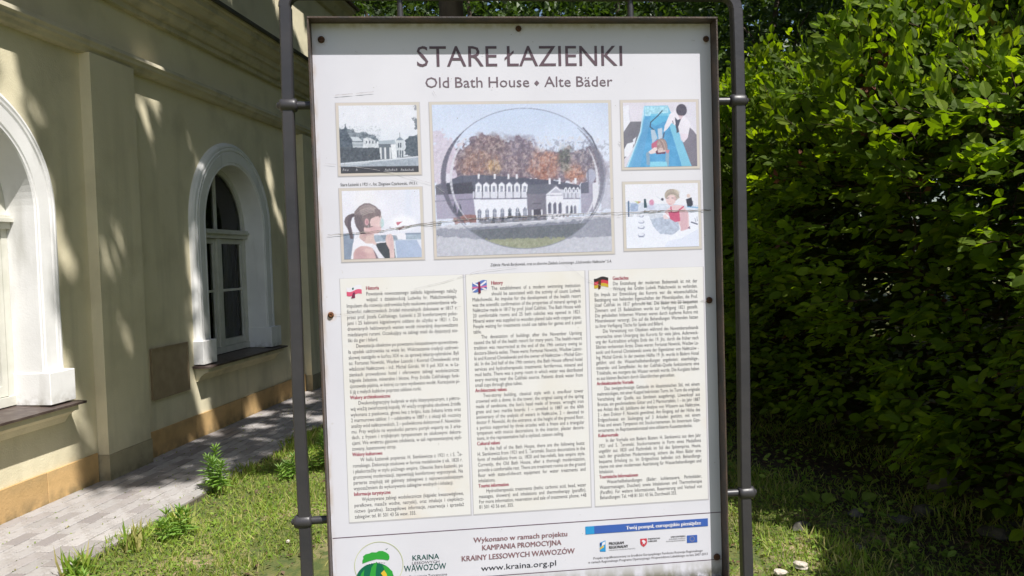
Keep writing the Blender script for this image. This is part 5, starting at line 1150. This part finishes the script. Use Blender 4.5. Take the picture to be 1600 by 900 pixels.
# ground plants in the shade below the hedge
C = np.stack([RNG.uniform(1.5, 3.8, 120), RNG.uniform(3.7, 8.5, 120), np.zeros(120)], 1); C = C[(C[:, 0] > 1.9) | (C[:, 1] > 5.0)]
P = clump(C, 16, .09, .05); P[:, 2] = np.abs(RNG.normal(.06, .05, len(P))); n = len(P); a = RNG.uniform(0, 2*PI, n)
link('undergrowth', leaf_mesh('undergrowth', P, np.stack([np.cos(a), np.sin(a), RNG.normal(.1, .3, n)], 1), nrmz(rv(n, .35)+np.array([0,-.3,1.])), RNG.uniform(.02, .055, n), OVAL), M['clover'], label='low dark leafy undergrowth on the ground beneath the hedge', cat='undergrowth', kind='stuff')

n = 2600; s_ = RNG.uniform(3.4, 9, n); o_ = np.where(RNG.random(n) < .25, RNG.uniform(.01, .035, n), np.round(RNG.uniform(0, 10, n))*.0975+.015+RNG.normal(0, .004, n))
keep = (RNG.random(n) < np.where(o_ > .9, .9, .25)); s_, o_ = s_[keep], o_[keep]; P = np.array([tuple(W(a, b_, .016)) for a, b_ in zip(s_, o_)]); n = len(P); a = RNG.uniform(0, 2*PI, n)
link('joint_moss', leaf_mesh('joint_moss', P, np.stack([np.cos(a), np.sin(a), RNG.uniform(.1, 1.2, n)], 1), rv(n)+np.array([0,0,1.]), RNG.uniform(.006, .022, n)), M['grass'], label='tiny moss and grass sprouts growing in the joints of the paving', cat='moss', kind='stuff')
# ------------------------------------------------------------------ single weeds
LANCE = (np.array([(0,0,0),(.3,.10,.03),(.65,.085,.0),(1,0,-.12),(.65,-.085,.0),(.3,-.10,.03)]), np.array([(0,2,1),(0,3,2),(0,4,3),(0,5,4)]))
def weed(x, y, h, stems, label, broad=False, sp=.07):
    e = empty('weed', (x, y, 0), 0, label=label, cat='weed')
    for j in range(stems):
        dx, dy = (0, 0) if j == 0 else (random.uniform(-sp, sp), random.uniform(-sp, sp)); hh = h*(1 if j == 0 else random.uniform(.5, .85)); b = MB()
        b.tube([(dx, dy, -.01), (dx*1.2, dy*1.2, hh*.5), (dx*1.4, dy*1.4, hh)], [.0032, .0026, .0015], 5); st = b.build('stem', M['weed'], e)
        P, D, U, S = [], [], [], []; nw = int(hh/.024)
        for k in range(nw):
            f = (k+1)/nw; z = hh*(.12+.88*f); m_ = 4 if f < .9 else 7
            for q in range(m_):
                a = k*1.3+2*PI*q/m_+random.uniform(-.2,.2); P.append((dx*(1+.4*f), dy*(1+.4*f), z)); D.append((math.cos(a), math.sin(a), .15+1.1*f**3)); U.append((0, 0, 1)); S.append((.105 if not broad else .12)*(1-.45*f)*random.uniform(.8, 1.15))
        P, D, U, S = np.array(P), np.array(D), np.array(U), np.array(S); link('leaves', leaf_mesh('leaves', P, D, U+rv(len(P), .15), S, LANCE), M['weed'], e)
weed(-2.17, 5.72, .30, 5, 'tallest spiky green weed at the edge of the path, left of the post', sp=.10)
weed(-1.68, 5.95, .17, 4, 'small spiky weed in the lawn just left of the left post')
weed(-1.52, 6.25, .27, 5, 'spiky weed between the left post and the board frame', sp=.09)
weed(-2.02, 4.72, .16, 5, 'bushy low weed with long leaves near the path edge in the sunny lawn', sp=.11)
weed(-2.33, 4.12, .08, 4, 'tuft of weed at the bottom edge where lawn meets paving')
for (x, y, lab) in ((-2.10,4.9,'clump of long grass blades behind the bushy low weed'),(-2.33,4.15,'grass tuft at the lower end of the path edge'),(-2.22,4.55,'small grass tuft growing over the paving edge')):
    n = 60; a = RNG.uniform(0, 2*PI, n); P = np.stack([x+RNG.normal(0,.03,n), y+RNG.normal(0,.03,n), np.zeros(n)], 1)
    link('grass_tuft', leaf_mesh('grass_tuft', P, np.stack([np.cos(a)*.35, np.sin(a)*.35, np.ones(n)], 1), rv(n), RNG.uniform(.08, .19, n), BL), M['grass'], label=lab, cat='grass tuft')
# dock and plantain leaves below the hedge
def rosette(x, y, r, label):
    e = empty('broad_leaf_plant', (x, y, 0), 0, label=label, cat='plant')
    for q in range(5):
        a = q*1.35+random.random(); lf = leaf_mesh('leaf', np.zeros((1,3)), np.array([[math.cos(a), math.sin(a), .55]]), np.array([[0,-.4,1.]]), np.array([r]), (OVAL[0]*np.array([1,1.5,1])+np.array([.45,0,0]), OVAL[1])); link('leaf', lf, M['clover'], e)
        b = MB(); b.tube([(0,0,-.01), (math.cos(a)*r*.45, math.sin(a)*r*.45, .55*r*.45)], [.002, .0015], 4); b.build('leaf_stalk', M['weed'], e)
rosette(1.88, 4.95, .085, 'round leaved plant in the shade below the hedge, nearer the post'); rosette(2.12, 4.95, .09, 'round leaved plant in the shade below the hedge, beside the stones'); rosette(2.35, 5.35, .07, 'small round leaved plant farthest under the hedge')
# ------------------------------------------------------------------ stones
def stone(x, y, r, label, m='stone', flat_=.55, seed=0, z=0):
    import bmesh
    rr = random.Random(seed); bm = bmesh.new(); bmesh.ops.create_icosphere(bm, subdivisions=2, radius=1)
    ph = [rr.uniform(0, 6) for _ in range(6)]; ax = rr.uniform(.75, 1.25)
    for v in bm.verts:
        c = v.co; k = 1+.18*math.sin(c.x*3+ph[0])+.16*math.sin(c.y*4+ph[1])+.12*math.sin(c.z*5+ph[2])+rr.uniform(-.06, .06)
        v.co = Vector((c.x*k*ax, c.y*k/ax, max(c.z*k*flat_, -.3)))*r
    me = bpy.data.meshes.new('stone'); bm.to_mesh(me); bm.free(); o = link('stone', me, M[m], label=label, cat='stone'); o.location = (x, y, z+.1*r); o.rotation_euler = (0, 0, rr.uniform(0, 6)); return o
for i, (x, y, r, lab, m) in enumerate(((1.42,4.00,.034,'pale sunlit stone in the lawn right of the board','stone_white'), (1.29,3.92,.030,'brownish stone just below the pale stone','stone_white'), (1.62,4.55,.055,'grey stone in the shade nearest the right post','stone'), (2.02,4.75,.05,'flat grey stone below the round leaved plants','stone'), (2.22,4.62,.05,'slanted grey stone right of the flat one','stone'),
    (2.18,4.95,.035,'small grey stone behind the slanted one','stone'), (2.42,4.72,.075,'larger grey stone under the hedge','stone'), (2.62,4.35,.085,'largest grey stone under the hedge at the lower right','stone'), (2.82,5.2,.11,'upright grey stone deep under the hedge','stone'), (2.95,5.7,.12,'dark upright stone farthest under the hedge','stone'), (2.78,4.45,.05,'small round stone right of the largest one','stone'),
    (1.8,4.2,.03,'small grey stone among the grass under the hedge','stone'), (1.08,4.35,.018,'tiny pale pebble between frame and right post','stone_white'), (-.95,4.1,.016,'tiny pale pebble in the sunny lawn','stone_white'), (-1.35,4.6,.014,'tiny white pebble in the lawn above the others','stone_white'), (-1.15,3.95,.018,'pale pebble lowest in the sunny lawn','stone_white'))):
    stone(x, y, r, lab, m, .55 if r < .1 else .9, seed=i+1)
